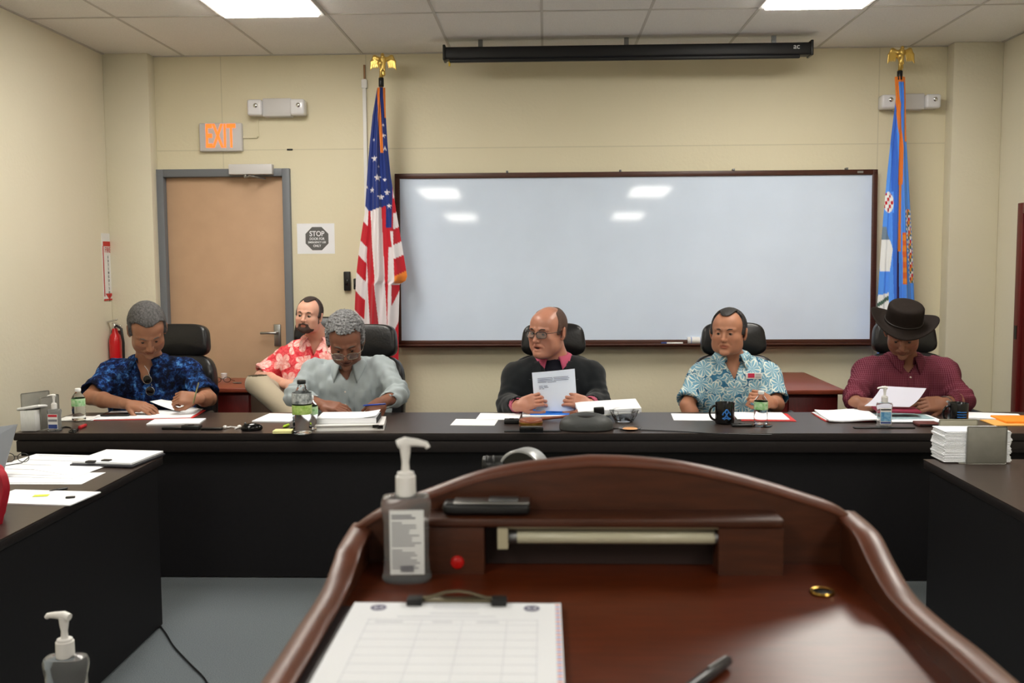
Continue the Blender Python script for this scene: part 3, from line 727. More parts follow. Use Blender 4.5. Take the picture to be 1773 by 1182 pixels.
# conference camera on a stand behind the lectern
Yc = 1.72; c_ = at(906, 816, Yc)
t = thing('conference_camera', 'silver and black video camera on a tripod just behind the lectern', 'camera', (c_.x, Yc, 0))
ax = V((-.28, -1, .1)).normalized(); Rc = ax.to_track_quat('Z', 'Y').to_matrix()
r_ = .041
MB().lathe([(r_*.9, -.035), (r_, -.03), (r_, .022), (r_*.96, .026), (r_*.88, .026), (r_*.84, .02)], c_, 40, Rc).build('silver_shell', mat('silver_plastic', (176, 178, 180), .35, metal=.5), t)
MB().lathe([(r_*.86, .02), (r_*.86, .0225), (.0, .024)], c_, 36, Rc, cap=False).build('dark_face', M_BLACKG, t)
lp = at(852, 806, Yc)
MB().cyl(lp+V((-.017, 0, 0)), lp+V((.022, .0, 0)), .0175).cyl(lp+V((-.013, 0, 0)), lp+V((-.006, 0, 0)), .0186).cyl(lp+V((.0, 0, 0)), lp+V((.006, 0, 0)), .0186).build('lens_barrel', M_BLACK, t)
MB().box(c_+V((-.01, 0, -.06)), (.06, .05, .06), bevel=.008).build('mount', M_BLACK, t)
MB().cyl((c_.x-.01, Yc, .42), (c_.x-.01, Yc, c_.z-.085), .014).build('pole', M_BLACK, t)
for k in range(3):
    a_ = 2*PI*k/3+PI/2; MB().cyl((c_.x-.01, Yc, .5), (c_.x-.01+.3*math.cos(a_), Yc+.3*math.sin(a_), .006), .011, .009).build('leg', M_BLACK, t)
# ================================================================== implicit surfaces for people, cloth and small organic shapes
def A(*v): return np.array(v, dtype=np.float64)
class SDF:
    """ordered list of primitives blended with a smooth union / subtraction; polygonised by surface nets"""
    def __init__(s): s.p = []; s.o = A(0, 0, 0); s.M = np.eye(3); s.sc = 1.0
    def frame(s, o=(0, 0, 0), M=None, sc=1.0):
        s.sc = sc; s.o = A(*o); s.M = np.eye(3) if M is None else np.array(M, dtype=np.float64); return s
    def _a(s, fn, c, R, k, op): s.p.append((fn, s.o.copy(), s.M.copy(), s.o+s.M @ A(*c)*s.sc, R*s.sc, k, op, s.sc)); return s
    def ell(s, c, r, k=.01, op='u', R=None):
        c = A(*c); r = A(*r); R_ = None if R is None else np.array(R)
        def fn(q):
            q = q-c
            if R_ is not None: q = q @ R_
            k0 = np.sqrt(((q/r)**2).sum(1)); k1 = np.sqrt(((q/(r*r))**2).sum(1))+1e-9
            return k0*(k0-1)/k1
        return s._a(fn, c, float(r.max()), k, op)
    def cone(s, a, b, ra, rb, k=.01, op='u', flat=None):
        """tapered capsule; flat=(axis, factor) squashes it about its own centre line"""
        a = A(*a); b = A(*b); ba = b-a; l2 = float(ba @ ba)+1e-12
        def fn(q):
            t = np.clip(((q-a) @ ba)/l2, 0, 1); d = q-a-t[:, None]*ba
            if flat: d = d.copy(); d[:, flat[0]] /= flat[1]
            return (np.sqrt((d*d).sum(1))-(ra+(rb-ra)*t))*(min(1, flat[1]) if flat else 1)
        return s._a(fn, (a+b)/2, math.sqrt(l2)/2+max(ra, rb)*(max(1, flat[1]) if flat else 1), k, op)
    def box(s, c, h, r=.004, k=.005, op='u', R=None):
        c = A(*c); h = A(*h)-r; R_ = None if R is None else np.array(R)
        def fn(q):
            q = q-c
            if R_ is not None: q = q @ R_
            q = np.abs(q)-h
            return np.sqrt((np.maximum(q, 0)**2).sum(1))+np.minimum(q.max(1), 0)-r
        return s._a(fn, c, float(np.linalg.norm(h))+r, k, op)
    def fn(s, f, c, R, k=.005, op='u'): return s._a(f, c, R, k, op)
    def ev(s, P, idx=None):
        d = np.full(len(P), .3)
        for i in (range(len(s.p)) if idx is None else idx):
            fn, o, M, c, R, k, op, sc = s.p[i]
            di = fn((P-o) @ M) if sc == 1 else fn((P-o) @ M/sc)*sc
            if op == 'u':
                h = np.maximum(k-np.abs(d-di), 0)/k; d = np.minimum(d, di)-h*h*k*.25
            elif op == 's':
                di = -di; h = np.maximum(k-np.abs(d-di), 0)/k; d = np.maximum(d, di)+h*h*k*.25
            elif op == 'i':
                h = np.maximum(k-np.abs(d-di), 0)/k; d = np.maximum(d, di)+h*h*k*.25
            elif op == 'd': d = d+di
        return d
    def near(s, c, rad):
        out = []
        for i, (fn, o, M, pc, R, k, op, _s) in enumerate(s.p):
            if op in ('i', 'd') or np.linalg.norm(pc-c)-R < rad+k+.03: out.append(i)
        return out
    def mesh(s, lo, hi, h, B=8, post=None):
        lo = A(*lo); n = np.ceil((A(*hi)-lo)/(h*B)).astype(int); N = n*B
        f = (lambda P, idx=None: s.ev(P, idx)) if post is None else (lambda P, idx=None: post(P, s.ev(P, idx)))
        # coarse pass in super blocks of 4x4x4 blocks
        F = np.full(N, .1, dtype=np.float32); loc = (np.arange(B))*h
        g = np.stack(np.meshgrid(loc, loc, loc, indexing='ij'), -1).reshape(-1, 3)
        bc = np.stack(np.meshgrid(*[np.arange(k) for k in n], indexing='ij'), -1).reshape(-1, 3)
        cen = lo+(bc+.5)*B*h-.5*h
        sb = bc//4; key = (sb[:, 0]*1000+sb[:, 1])*1000+sb[:, 2]; order = np.argsort(key, kind='stable')
        ks = key[order]; st = np.flatnonzero(np.r_[True, ks[1:] != ks[:-1]]); en = np.r_[st[1:], len(ks)]
        rad = B*h*.87
        for a_, b_ in zip(st, en):
            ii = order[a_:b_]; C = cen[ii]; cc = (C.min(0)+C.max(0))/2; sr = np.linalg.norm(C.max(0)-C.min(0))/2+rad
            idx = s.near(cc, sr+.02)
            if not any(s.p[i][6] == 'u' for i in idx): continue
            dc = f(C, idx); act = np.abs(dc) < rad*1.5+.004
            for j in np.flatnonzero(~act):
                if dc[j] < 0:
                    x, y, z = bc[ii[j]]*B; F[x:x+B, y:y+B, z:z+B] = -.1
            aj = np.flatnonzero(act)
            if not len(aj): continue
            P = (lo+bc[ii[aj]]*B*h)[:, None, :]+g[None]
            D = f(P.reshape(-1, 3), idx).reshape(len(aj), B, B, B)
            for q, j in enumerate(aj):
                x, y, z = bc[ii[j]]*B; F[x:x+B, y:y+B, z:z+B] = D[q]
        # surface nets
        S = F < 0
        corner = [(i, j, k) for i in (0, 1) for j in (0, 1) for k in (0, 1)]
        sl = lambda i, j, k: (slice(i, N[0]-1+i), slice(j, N[1]-1+j), slice(k, N[2]-1+k))
        cnt = sum(S[sl(*c)].astype(np.int8) for c in corner)
        cx = np.argwhere((cnt > 0) & (cnt < 8))
        if not len(cx): return np.zeros((0, 3)), []
        vid = np.full(tuple(N-1), -1, dtype=np.int64); vid[tuple(cx.T)] = np.arange(len(cx))
        acc = np.zeros((len(cx), 3)); num = np.zeros(len(cx))
        for a_ in corner:
            for ax in range(3):
                if a_[ax]: continue
                b_ = list(a_); b_[ax] = 1
                fa = F[tuple((cx+a_).T)]; fb = F[tuple((cx+b_).T)]; m = (fa < 0) != (fb < 0)
                t = np.where(m, fa/np.where(m, fa-fb, 1), 0)
                p = np.tile(A(*a_), (len(cx), 1)); p[:, ax] += t
                acc += p*m[:, None]; num += m
        Vv = lo+(cx+acc/num[:, None])*h
        Q = []
        for ax in range(3):
            b_, c_ = (ax+1) % 3, (ax+2) % 3
            s0 = [slice(None)]*3; s1 = [slice(None)]*3; s0[ax] = slice(0, -1); s1[ax] = slice(1, None)
            e = np.argwhere(S[tuple(s0)] != S[tuple(s1)])
            e = e[(e[:, b_] > 0) & (e[:, c_] > 0) & (e[:, b_] < N[b_]-1) & (e[:, c_] < N[c_]-1)]
            flip = S[tuple(e.T)]
            o = []
            for db, dc_ in ((1, 1), (0, 1), (0, 0), (1, 0)):
                q = e.copy(); q[:, b_] -= db; q[:, c_] -= dc_; o.append(vid[tuple(q.T)])
            o = np.stack(o, 1); o = np.where(flip[:, None], o, o[:, ::-1]); Q.append(o)
        Q = np.concatenate(Q); Q = Q[(Q >= 0).all(1)]
        return Vv, Q
    def build(s, name, m, parent, lo, hi, h, colour=None, post=None, relax=0):
        Vv, Q = s.mesh(lo, hi, h, post=post)
        off = A(0, 0, 0); p = parent
        while p is not None: off = off+A(*p.location); p = p.parent
        me = bpy.data.meshes.new(name); nq = len(Q)
        me.vertices.add(len(Vv)); me.vertices.foreach_set('co', (Vv-off).astype(np.float32).ravel())
        me.loops.add(nq*4); me.loops.foreach_set('vertex_index', Q.astype(np.int32).ravel())
        me.polygons.add(nq); me.polygons.foreach_set('loop_start', np.arange(0, nq*4, 4, dtype=np.int32))
        me.update(calc_edges=True); me.validate()
        me.polygons.foreach_set('use_smooth', np.ones(len(me.polygons), dtype=bool))
        if colour is not None:
            ca = me.color_attributes.new('Col', 'FLOAT_COLOR', 'POINT')
            c = np.ones((len(Vv), 4), dtype=np.float32); c[:, :3] = colour(Vv)
            ca.data.foreach_set('color', c.ravel())
        me.materials.append(m); me.update()
        o = bpy.data.objects.new(name, me); COL.objects.link(o)
        if parent: o.parent = parent
        return o
def lerp(a, b, t): return a+(b-a)*t
def wob(P, f, seed=0):
    """cheap smooth pseudo noise in [-1, 1]"""
    r = np.random.RandomState(seed); out = np.zeros(len(P))
    for i in range(4):
        d = r.randn(3); d /= np.linalg.norm(d); out += np.sin((P @ d)*f*(1+.45*i)+r.rand()*6.28)
    return out/4
def vnoise(P, f, seed=0):
    """trilinear value noise in [-1, 1]"""
    X = P*f+seed*17.3; i = np.floor(X).astype(np.int64); u = X-i; u = u*u*(3-2*u); out = np.zeros(len(P))
    for a in (0, 1):
        for b in (0, 1):
            for c in (0, 1):
                h = ((i[:, 0]+a)*73856093) ^ ((i[:, 1]+b)*19349663) ^ ((i[:, 2]+c)*83492791)
                h = (h ^ (h >> 13))*1274126177 & 0xffffffff; h = (h ^ (h >> 16)) & 0xffff
                wgt = (u[:, 0] if a else 1-u[:, 0])*(u[:, 1] if b else 1-u[:, 1])*(u[:, 2] if c else 1-u[:, 2])
                out += wgt*(h/32767.5-1)
    return out
def Rot(yaw, pitch, roll):
    """yaw>0 turns the face to picture left, pitch>0 bows it down, roll>0 tips the crown to picture right"""
    return np.array((rz(-yaw) @ rx(pitch) @ ry(roll)))
# ================================================================== people
LW = lambda c: np.array(srgb(*c))
def head_sdf(S, o, M, g):
    """g: proportions; head is about .235 m tall, centred between the ears at eye level, facing -y"""
    w = g.get('w', 1.0); j = g.get('jaw', 1.0)
    S.frame(o, M, g.get('hs', 1.0))
    S.ell((0, .018, .03), (.077*w, .096, .088), .02)
    S.ell((0, -.028, -.02), (.066*w, .068, .088), .03)
    S.ell((0, -.038, .042), (.061*w, .052, .05), .03)
    S.ell((0, -.036, -.078), (.047*w*j, .05, .038), .03)
    for s in (-1, 1):
        S.ell((s*.043*w*j, -.02, -.062), (.026, .045, .04), .03)          # jowl
        S.ell((s*.043*w, -.062, -.028), (.02, .018, .018), .025)      # cheekbone
        S.cone((s*.012, -.094, .02), (s*.045*w, -.078, .019), .007, .006, .014)  # brow ridge
    S.ell((0, -.084, -.104), (.02*j, .016, .014), .02)                  # chin
    if g.get('double'): S.ell((0, -.045, -.108), (.045, .045, .022), .03)
    for s in (-1, 1): S.ell((s*.031, -.1, .0), (.0165, .016, .0125), .012, 's')   # sockets
    S.cone((0, -.092, .008), (0, -.113, -.033), .007, .0105, .012)       # nose
    S.ell((0, -.112, -.036), (.0105, .01, .009), .008)
    for s in (-1, 1):
        S.ell((s*.0125, -.1, -.038), (.0085, .01, .008), .007)
        S.ell((s*.007, -.108, -.0465), (.0035, .005, .004), .004, 's')
        S.cone((s*.019, -.099, -.04), (s*.03, -.084, -.062), .003, .003, .01, 's')  # nasolabial fold
    S.ell((0, -.094, -.056), (.012, .01, .012), .01)                     # philtrum area
    op = g.get('mouth', 0)
    S.cone((-.021, -.088, -.0645), (.021, -.088, -.0645), .0055, .0055, .009)
    S.ell((0, -.0945, -.063), (.014, .0065, .0048), .008)
    S.ell((0, -.093, -.0745-op), (.0165, .0075, .006), .009)
    S.ell((0, -.104, -.0685-op*.5), (.021, .012, .0012+op*.6), .0025, 's')
    for s in (-1, 1):                                                   # closed/half lids over the eyeball
        S.ell((s*.031, -.0765, .001), (.0145, .0155, .0125), .003)
        lid = g.get('lid', .003)
        S.ell((s*.031, -.094, -.0015), (.0122, .01, lid*.8), .0015, 's')
    for s in (-1, 1):                                                   # ears
        R = rz(s*.35) @ ry(s*.12)
        S.ell((s*.084*w, .012, -.006), (.0085, .018, .032), .008, 'u', R)
        S.ell((s*.0915*w, .008, -.001), (.004, .009, .018), .004, 's', R)
        S.ell((s*.08*w, .004, -.034), (.006, .008, .009), .006)
def hair_sdf(g, o, M):
    S = SDF(); S.frame(o, M, g.get('hs', 1.0)); w = g.get('w', 1.0); t = g.get('hair_t', .009); hl = g.get('hairline', .075)
    S.ell((0, .02, .032), (.077*w+t, .096+t, .088+t*1.15), .02)
    S.ell((0, -.034, .045), (.062*w+t*.6, .052+t*.6, .05+t), .025)
    for s in (-1, 1): S.ell((s*.071*w, -.02, .01), (.01+t*.5, .03, .035), .012)      # temples
    S.ell((0, .06, -.03), (.06*w, .045+t*.4, .045), .03)                            # nape
    # carve away the face below the hairline, in front of the sideburns
    rec = .024 if g.get('recede') else .006; ws = w
    def face(q):
        x = np.abs(q[:, 0]); H = hl+rec*np.exp(-((x-.042*ws)/.018)**2)-.9*np.maximum(x-.058*ws, 0)
        return np.maximum(q[:, 2]-H, q[:, 1]+.03-.25*np.maximum(q[:, 2], 0))
    S.fn(face, (0, -.08, 0), .16, .006, 's')
    S.fn(lambda q: np.maximum(q[:, 2]+.012, q[:, 1]-.028), (0, 0, -.05), .16, .008, 's')
    S.fn(lambda q: q[:, 2]+.062, (0, 0, -.12), .16, .012, 's')
    for s in (-1, 1):
        S.ell((s*.094*w, .012, -.012), (.028, .022, .04), .005, 's')
    if g.get('bald'):
        S.ell((0, -.035, .14), (.064, .1, .078), .02, 's')
    return S
def hand_sdf(S, wr, d, nrm, side, curl=(.5, .6, .6, .7), thumb=.4, spread=1.0, sc=1.0, k=.006):
    """wr wrist point, d direction to the fingers, nrm back of the hand, side: +1 thumb on the left of d seen from above the back"""
    d = V(d).normalized(); n = V(nrm); n = (n-n.dot(d)*d).normalized(); y = n.cross(d)*side
    M = np.array(((d.x, y.x, n.x), (d.y, y.y, n.y), (d.z, y.z, n.z)))
    S.frame(wr, M*1.0)
    q = lambda *v: tuple(c*sc for c in v)
    S.cone(q(-.02, 0, 0), q(.02, 0, 0), .026*sc, .027*sc, .015, flat=(2, .72))
    S.box(q(.05, 0, 0), q(.042, .038, .0135), .012*sc, .012)
    S.cone(q(.03, .022, -.006), q(.075, .03, -.006), .016*sc, .012*sc, .012)
    S.cone(q(.03, -.025, -.006), q(.075, -.028, -.005), .014*sc, .011*sc, .012)
    L = (.083, .092, .086, .068)
    for i in range(4):
        yy = (.0285, .0095, -.0095, -.028)[i]; r = (.0095, .0098, .0093, .0084)[i]
        p = A(.088, yy, 0); a = 0; sp = (.09, .02, -.05, -.13)[i]*spread
        for f, (seg, cc) in enumerate(((.45, .7), (.3, 1.0), (.25, .7))):
            a += curl[i]*cc; dd = A(math.cos(a)*math.cos(sp), math.sin(sp), -math.sin(a)); e = p+dd*L[i]*seg
            S.cone(tuple(p*sc), tuple(e*sc), r*sc*(1-.07*f), r*sc*(.93-.08*f), .0035 if f == 0 else .002)
            if f < 2: S.ell(tuple(e*sc), tuple(A(r, r, r)*sc*(1.02-.06*f)), .002)
            p = e
    p = A(.02, .03, -.006); a = .75-.35*thumb; dn = .25+.8*thumb
    for f, seg in enumerate((.045, .034, .027)):
        dd = A(math.cos(a), math.sin(a), -math.sin(dn)*.8); dd /= np.linalg.norm(dd); e = p+dd*seg
        r = (.0145, .0115, .0105)[f]; S.cone(tuple(p*sc), tuple(e*sc), r*sc, (r-.002)*sc, .008 if f == 0 else .003); p = e
        a -= .22+.25*thumb
    S.frame()
def bez(a, b, c, n=6):
    a, b, c = V(a), V(b), V(c); return [(a*(1-t)**2+b*2*t*(1-t)+c*t*t) for t in [i/n for i in range(n+1)]]

def skin_colour(g, o, M):
    base = LW(g['skin']); o_ = A(*o)
    def f(P):
        c = np.tile(base, (len(P), 1)); q = (P-o_) @ M/g.get('hs', 1.0)
        def sp(cn, r): return np.clip(1.25-np.sqrt((((q-A(*cn))/A(*r))**2).sum(1)), 0, 1)[:, None]
        lip = LW(g.get('lip', tuple(int(x*k) for x, k in zip(g['skin'], (.86, .68, .66)))))
        c = lerp(c, lip, np.clip(sp((0, -.097, -.0685), (.0215, .016, .0105))*2.2, 0, 1)*.85)
        if g.get('mouth'): c = lerp(c, LW((50, 22, 20)), np.clip(sp((0, -.088, -.0695), (.014, .012, .003+g['mouth']*.6))*3, 0, 1))
        if g.get('stubble'): c = lerp(c, LW(g['stubble']), np.clip(sp((0, -.075, -.082), (.06, .05, .045)), 0, 1)*.35)
        for s in (-1, 1): c = lerp(c, base*A(1.05, .82, .78), sp((s*.042, -.075, -.03), (.022, .03, .02))*.35)
        c = lerp(c, base*A(1.05, .8, .75), sp((0, -.11, -.035), (.016, .02, .015))*.3)
        if 'scalp' in g: c = lerp(c, LW(g['scalp']), np.clip(sp((0, .07, .06), (.1, .085, .085))*1.5, 0, 1)*.5)
        return c*(1+.06*wob(P, 90, 3))[:, None]
    return f
M_SKIN = mat('skin', (180, 120, 90), .48, attr='Col', sss=.12, spec=.35, bump=.12, bscale=420)
M_SKINO = mat('shiny_skin', (180, 120, 90), .34, attr='Col', sss=.1, spec=.5, bump=.1, bscale=420)
M_EYEW = mat('eye_white', (122, 112, 104), .25); M_IRIS = mat('dark_iris', (30, 18, 12), .1)
M_BROWM = mat('dark_brow_hair', (40, 32, 28), .8); M_BROWG = mat('grey_brow_hair', (92, 84, 78), .8)

def person(label, g):
    """g: joints (world), head pose, garments"""
    ho = V(g['head']); HM = Rot(*g['rot']); hs = g.get('hs', 1.0)
    t = thing('person', label, 'person', (ho.x, ho.y, 0), 'men seated at the meeting')
    # ---------- the body: one continuous skin surface (head, neck, trunk core, arms, hands)
    S = SDF(); head_sdf(S, ho, HM, g)
    nb = V(g['neck']); 
    S.frame()
    hb = ho+V(HM @ A(0, .03, -.05)*hs); nr = g.get('neck_r', .057)
    S.cone(hb, nb+V((0, .0, .02)), nr*.95, nr*1.05, .03)
    S.cone(nb+V((0, .01, .01)), nb+V((0, .02, -.06)), nr*1.1, .08, .03)
    sh = [V(p) for p in g['shoulders']]; el = [V(p) for p in g['elbows']]; wr = [V(p) for p in g['wrists']]
    pel = V(g['pelvis'])
    S.cone(sh[0], sh[1], .045, .045, .04)
    S.cone(nb-V((0, -.02, .1)), pel+V((0, 0, .1)), .09, .1, .05)
    for i in (0, 1):
        S.cone(sh[i], el[i], .046, .039, .03)
        S.cone(el[i], lerp(el[i], wr[i], .35), .039, .041, .015)
        S.cone(lerp(el[i], wr[i], .35), wr[i], .041, .026, .02)
        h = g['hands'][i]
        hand_sdf(S, wr[i], h['d'], h['n'], h['side'], h.get('curl', (.5,)*4), h.get('thumb', .4), h.get('spread', 1), h.get('sc', 1.0))
    P = [ho, nb, pel]+sh+el+wr+[wr[i]+V(g['hands'][i]['d']).normalized()*.2 for i in (0, 1)]
    lo = [min(p[k] for p in P)-.1 for k in range(3)]; hi = [max(p[k] for p in P)+.13 for k in range(3)]
    lo[1] -= .03; hi[2] = ho.z+.15
    body = S.build('body', M_SKINO if g.get('shiny') else M_SKIN, t, lo, hi, g.get('res', .0034), colour=skin_colour(g, ho, HM))
    T = lambda v: V(HM @ A(*v)*hs)+ho
    RM = Matrix(HM.tolist())
    # ---------- eyes
    for s in (-1, 1):
        e = MB().ball(T((s*.031, -.0795, -.0012)), .0118).build('eye', M_EYEW, t)
        gx, gz = g.get('gaze', (0, -.2))
        MB().ball(T((s*.031+gx*.006, -.0868, -.0012+gz*.006)), (.0072, .0056, .0072), R=RM).build('iris', M_IRIS, e)
        bm_ = M_BROWG if g.get('grey_brow') else M_BROWM
        MB().tube([T((s*.013, -.0985, .0175)), T((s*.027, -.0965, .0225)), T((s*.04, -.0885, .0215)), T((s*.05, -.079, .0155))], [.0028, .0036, .0032, .0015]).build('eyebrow', bm_, t)
    # ---------- hair
    if not g.get('nohair'):
        Hs = hair_sdf(g, ho, HM); am = g.get('hair_n', .0015); fr = g.get('hair_f', 260)
        R_ = .19; Hs.build('hair', g['hair_m'], t, [ho[k]-R_ for k in range(3)], [ho[k]+R_ for k in range(3)], .0032,
                           post=lambda P, d: d+am*vnoise(P, fr, 5)+am*.6*vnoise(P, fr*2.1, 9))
    return t, S, body, T, RM

def garment(name, m, parent, prims, lo, hi, h=.006, wr=.003, wf=38, seed=1, extra=None, post=None):
    S = SDF(); prims(S)
    def pf(P, d):
        d = d+wr*wob(P, wf, seed)+wr*.5*wob(P, wf*2.2, seed+3)
        return post(P, d) if post else d
    return S.build(name, m, parent, lo, hi, h, post=pf)

def shirt_prims(g, sleeve=1.0, thick=.012, cuff=None, loose=1.0, belly=1.0, jacket=False):
    nb = V(g['neck']); sh = [V(p) for p in g['shoulders']]; el = [V(p) for p in g['elbows']]; wr = [V(p) for p in g['wrists']]; pel = V(g['pelvis'])
    cw = abs(sh[1].x-sh[0].x)/2
    def f(S):
        S.frame()
        ch = lerp(nb, pel, .36); ch2 = lerp(nb, pel, .2); be = lerp(nb, pel, .72)
        ax = (sh[1]-sh[0]).normalized()
        S.cone(ch-ax*cw*.45, ch+ax*cw*.45, .125*loose, .125*loose, .06)
        S.cone(ch2-ax*cw*.62, ch2+ax*cw*.62, .085*loose, .085*loose, .07)
        S.cone(be-ax*cw*.42, be+ax*cw*.42, .14*loose*belly, .14*loose*belly, .09)
        S.cone(pel-ax*cw*.45, pel+ax*cw*.45, .13*loose, .13*loose, .07)
        for i in (0, 1):
            S.cone(nb+V((0, .03, -.005)), sh[i]+V((0, .0, -.004)), .06, .046, .05)   # trapezius to shoulder
            S.ell(sh[i], (.061*loose, .062*loose, .056*loose), .05)
            if sleeve > 1:
                S.cone(sh[i], el[i], .062*loose, .056*loose, .04); e2 = lerp(el[i], wr[i], sleeve-1)
                S.cone(el[i], e2, .055*loose, .04 if not jacket else .047, .02)
            else:
                e2 = lerp(sh[i], el[i], sleeve); S.cone(sh[i], e2, .062*loose, .069*loose, .04)
    return f
def cut_prims(g, sleeve, S):
    """square hems: cut the round end of each sleeve, and open the neck"""
    pass
def drape(P00, P10, P11, P01, bvh, off=.004, n=8, th=.003, bulge=0, dirv=(0, 1, 0)):
    """a cloth piece given by four (x, z) corners in the person's front view, laid on the surface below it"""
    b = MB(); g_ = []; D = V(dirv).normalized()
    for j in range(n+1):
        for i in range(n+1):
            u, v = i/n, j/n
            a = V(P00)*(1-u)*(1-v)+V(P10)*u*(1-v)+V(P11)*u*v+V(P01)*(1-u)*v
            hit = None
            for bb in bvh:
                r = bb.ray_cast(V((a.x, a.y, a.z))-D*.6, D, 1.6)
                if r[0] is not None and (hit is None or (r[0]-(V((a.x, a.y, a.z))-D*.6)).length < (hit-(V((a.x, a.y, a.z))-D*.6)).length): hit = r[0]
            if hit is None: hit = V((a.x, a.y, a.z))
            g_.append(hit-D*(off+bulge*math.sin(PI*u)*math.sin(PI*v)))
    q = len(g_); vs = g_+[p-D*th for p in g_]; m = n+1; fs = []
    for j in range(n):
        for i in range(n):
            k = j*m+i; fs.append((k, k+m, k+m+1, k+1)); fs.append((q+k, q+k+1, q+k+m+1, q+k+m))
    e = list(range(m))+[j*m+n for j in range(1, m)]+[n*m+i for i in range(n-1, -1, -1)]+[j*m for j in range(n-1, 0, -1)]
    for a_, b_ in zip(e, e[1:]+e[:1]): fs.append((a_, b_, q+b_, q+a_))
    return b.add(vs, fs, 0, True)
def bvh_of(o):
    me = o.data; off = V((0, 0, 0)); p = o.parent
    while p: off = off+p.location; p = p.parent
    return BVHTree.FromPolygons([v.co+off for v in me.vertices], [tuple(p.vertices) for p in me.polygons])

def make_shirt(g, name, m, t, sleeve=.75, loose=1.0, belly=1.0, neck_v=.1, neck_w=.055, h=.006, wr=.003, wf=38, seed=1, zmin=.5, jacket=False, lean=None, neck_open=True, depth=.0):
    pr = shirt_prims(g, sleeve, loose=loose, belly=belly, jacket=jacket)
    nb = V(g['neck']); sh = [V(p) for p in g['shoulders']]; el = [V(p) for p in g['elbows']]; wri = [V(p) for p in g['wrists']]
    def prims(S):
        pr(S)
        # sleeve hems
        for i in (0, 1):
            if sleeve > 1: a = lerp(el[i], wri[i], sleeve-1); d = (wri[i]-el[i]).normalized()
            else: a = lerp(sh[i], el[i], sleeve); d = (el[i]-sh[i]).normalized()
            aa = A(*a); dd = A(*d)
            def cutf(q, aa=aa, dd=dd):
                r = q-aa; ax_ = r @ dd; rad = np.sqrt(np.maximum((r*r).sum(1)-ax_*ax_, 0)); return np.maximum(np.maximum(-ax_, rad-.1), ax_-.12)
            S.fn(cutf, aa, .13, .004, 's')
            # hollow opening
            S.cone(a-d*.04, a+d*.03, (.048 if sleeve < 1 else (.034 if not jacket else .04)), (.06 if sleeve < 1 else (.036 if not jacket else .043)), .004, 's')
        if neck_open:
            # opening for the neck and a V at the front
            S.cone(nb+V((0, .01, .0)), nb+V((0, -.01, .16)), neck_w, neck_w*1.25, .006, 's')
            fz = A(*nb)
            def vcut(q):
                x = np.abs(q[:, 0]-fz[0]); z = q[:, 2]-fz[2]; y = q[:, 1]-fz[1]
                wv = (z+neck_v)*(neck_w/max(neck_v, .01))*.72
                return np.maximum(np.maximum((x-wv)*.8, y+depth), -z-neck_v)
            if neck_v > 0: S.fn(vcut, fz+A(0, -.08, -neck_v/2), .2, .006, 's')
        fl = A(0, 0, zmin)
        S.fn(lambda q: q[:, 2]-zmin, (nb.x, nb.y, zmin), 2, .004, 's')
    P = [nb]+sh+el+wri+[V(g['pelvis'])]
    lo = [min(p[k] for p in P)-.2 for k in range(3)]; hi = [max(p[k] for p in P)+.16 for k in range(3)]; lo[2] = zmin-.02
    S = SDF(); prims(S)
    mids = [A(*e) for e in el]+[A(*lerp(sh[0], g_ , 0)) for g_ in ()]
    def pf(P, d):
        k = wr*(1.5*vnoise(P*A(1, 1, .5), wf*.55, seed)+.9*vnoise(P*A(1, .8, .6), wf*1.3, seed+3))
        e = 0
        for c, s_ in ((el[0], sh[0]), (el[1], sh[1])):
            dd = np.linalg.norm(P-A(*c), axis=1); ax_ = A(*(c-s_).normalized())
            e = e+np.exp(-(dd/.1)**2)*np.sin((P @ ax_)*130+3*wob(P, 20, 8))
        return d+k+e*wr*.9
    return S.build(name, m, t, lo, hi, h, post=pf)

def trousers(g, m, t, feet_y=-.45, spread=.12, h=.012):
    pel = V(g['pelvis']); S = SDF(); S.frame()
    S.cone(pel+V((-.1, .02, .02)), pel+V((.1, .02, .02)), .12, .12, .04)
    for s in (-1, 1):
        kn = V((pel.x+s*spread, pel.y-.42, .5)); an = V((pel.x+s*spread*1.1, pel.y-.38, .09))
        S.cone(pel+V((s*.09, 0, -.0)), kn, .092, .068, .04); S.cone(kn, an, .066, .05, .02)
        S.fn(lambda q: q[:, 2]-.075, (pel.x, pel.y, 0), 2, .004, 's')
    o = S.build('trousers', m, t, (pel.x-.35, pel.y-.6, .05), (pel.x+.35, pel.y+.2, pel.z+.2), h)
    for s in (-1, 1):
        a = V((pel.x+s*spread*1.1, pel.y-.36, .035))
        MB().ball(a+V((0, -.07, .0)), (.045, .125, .035)).ball(a+V((0, .0, .025)), (.04, .05, .05)).build('shoe', M_BLACK, t)
    return o

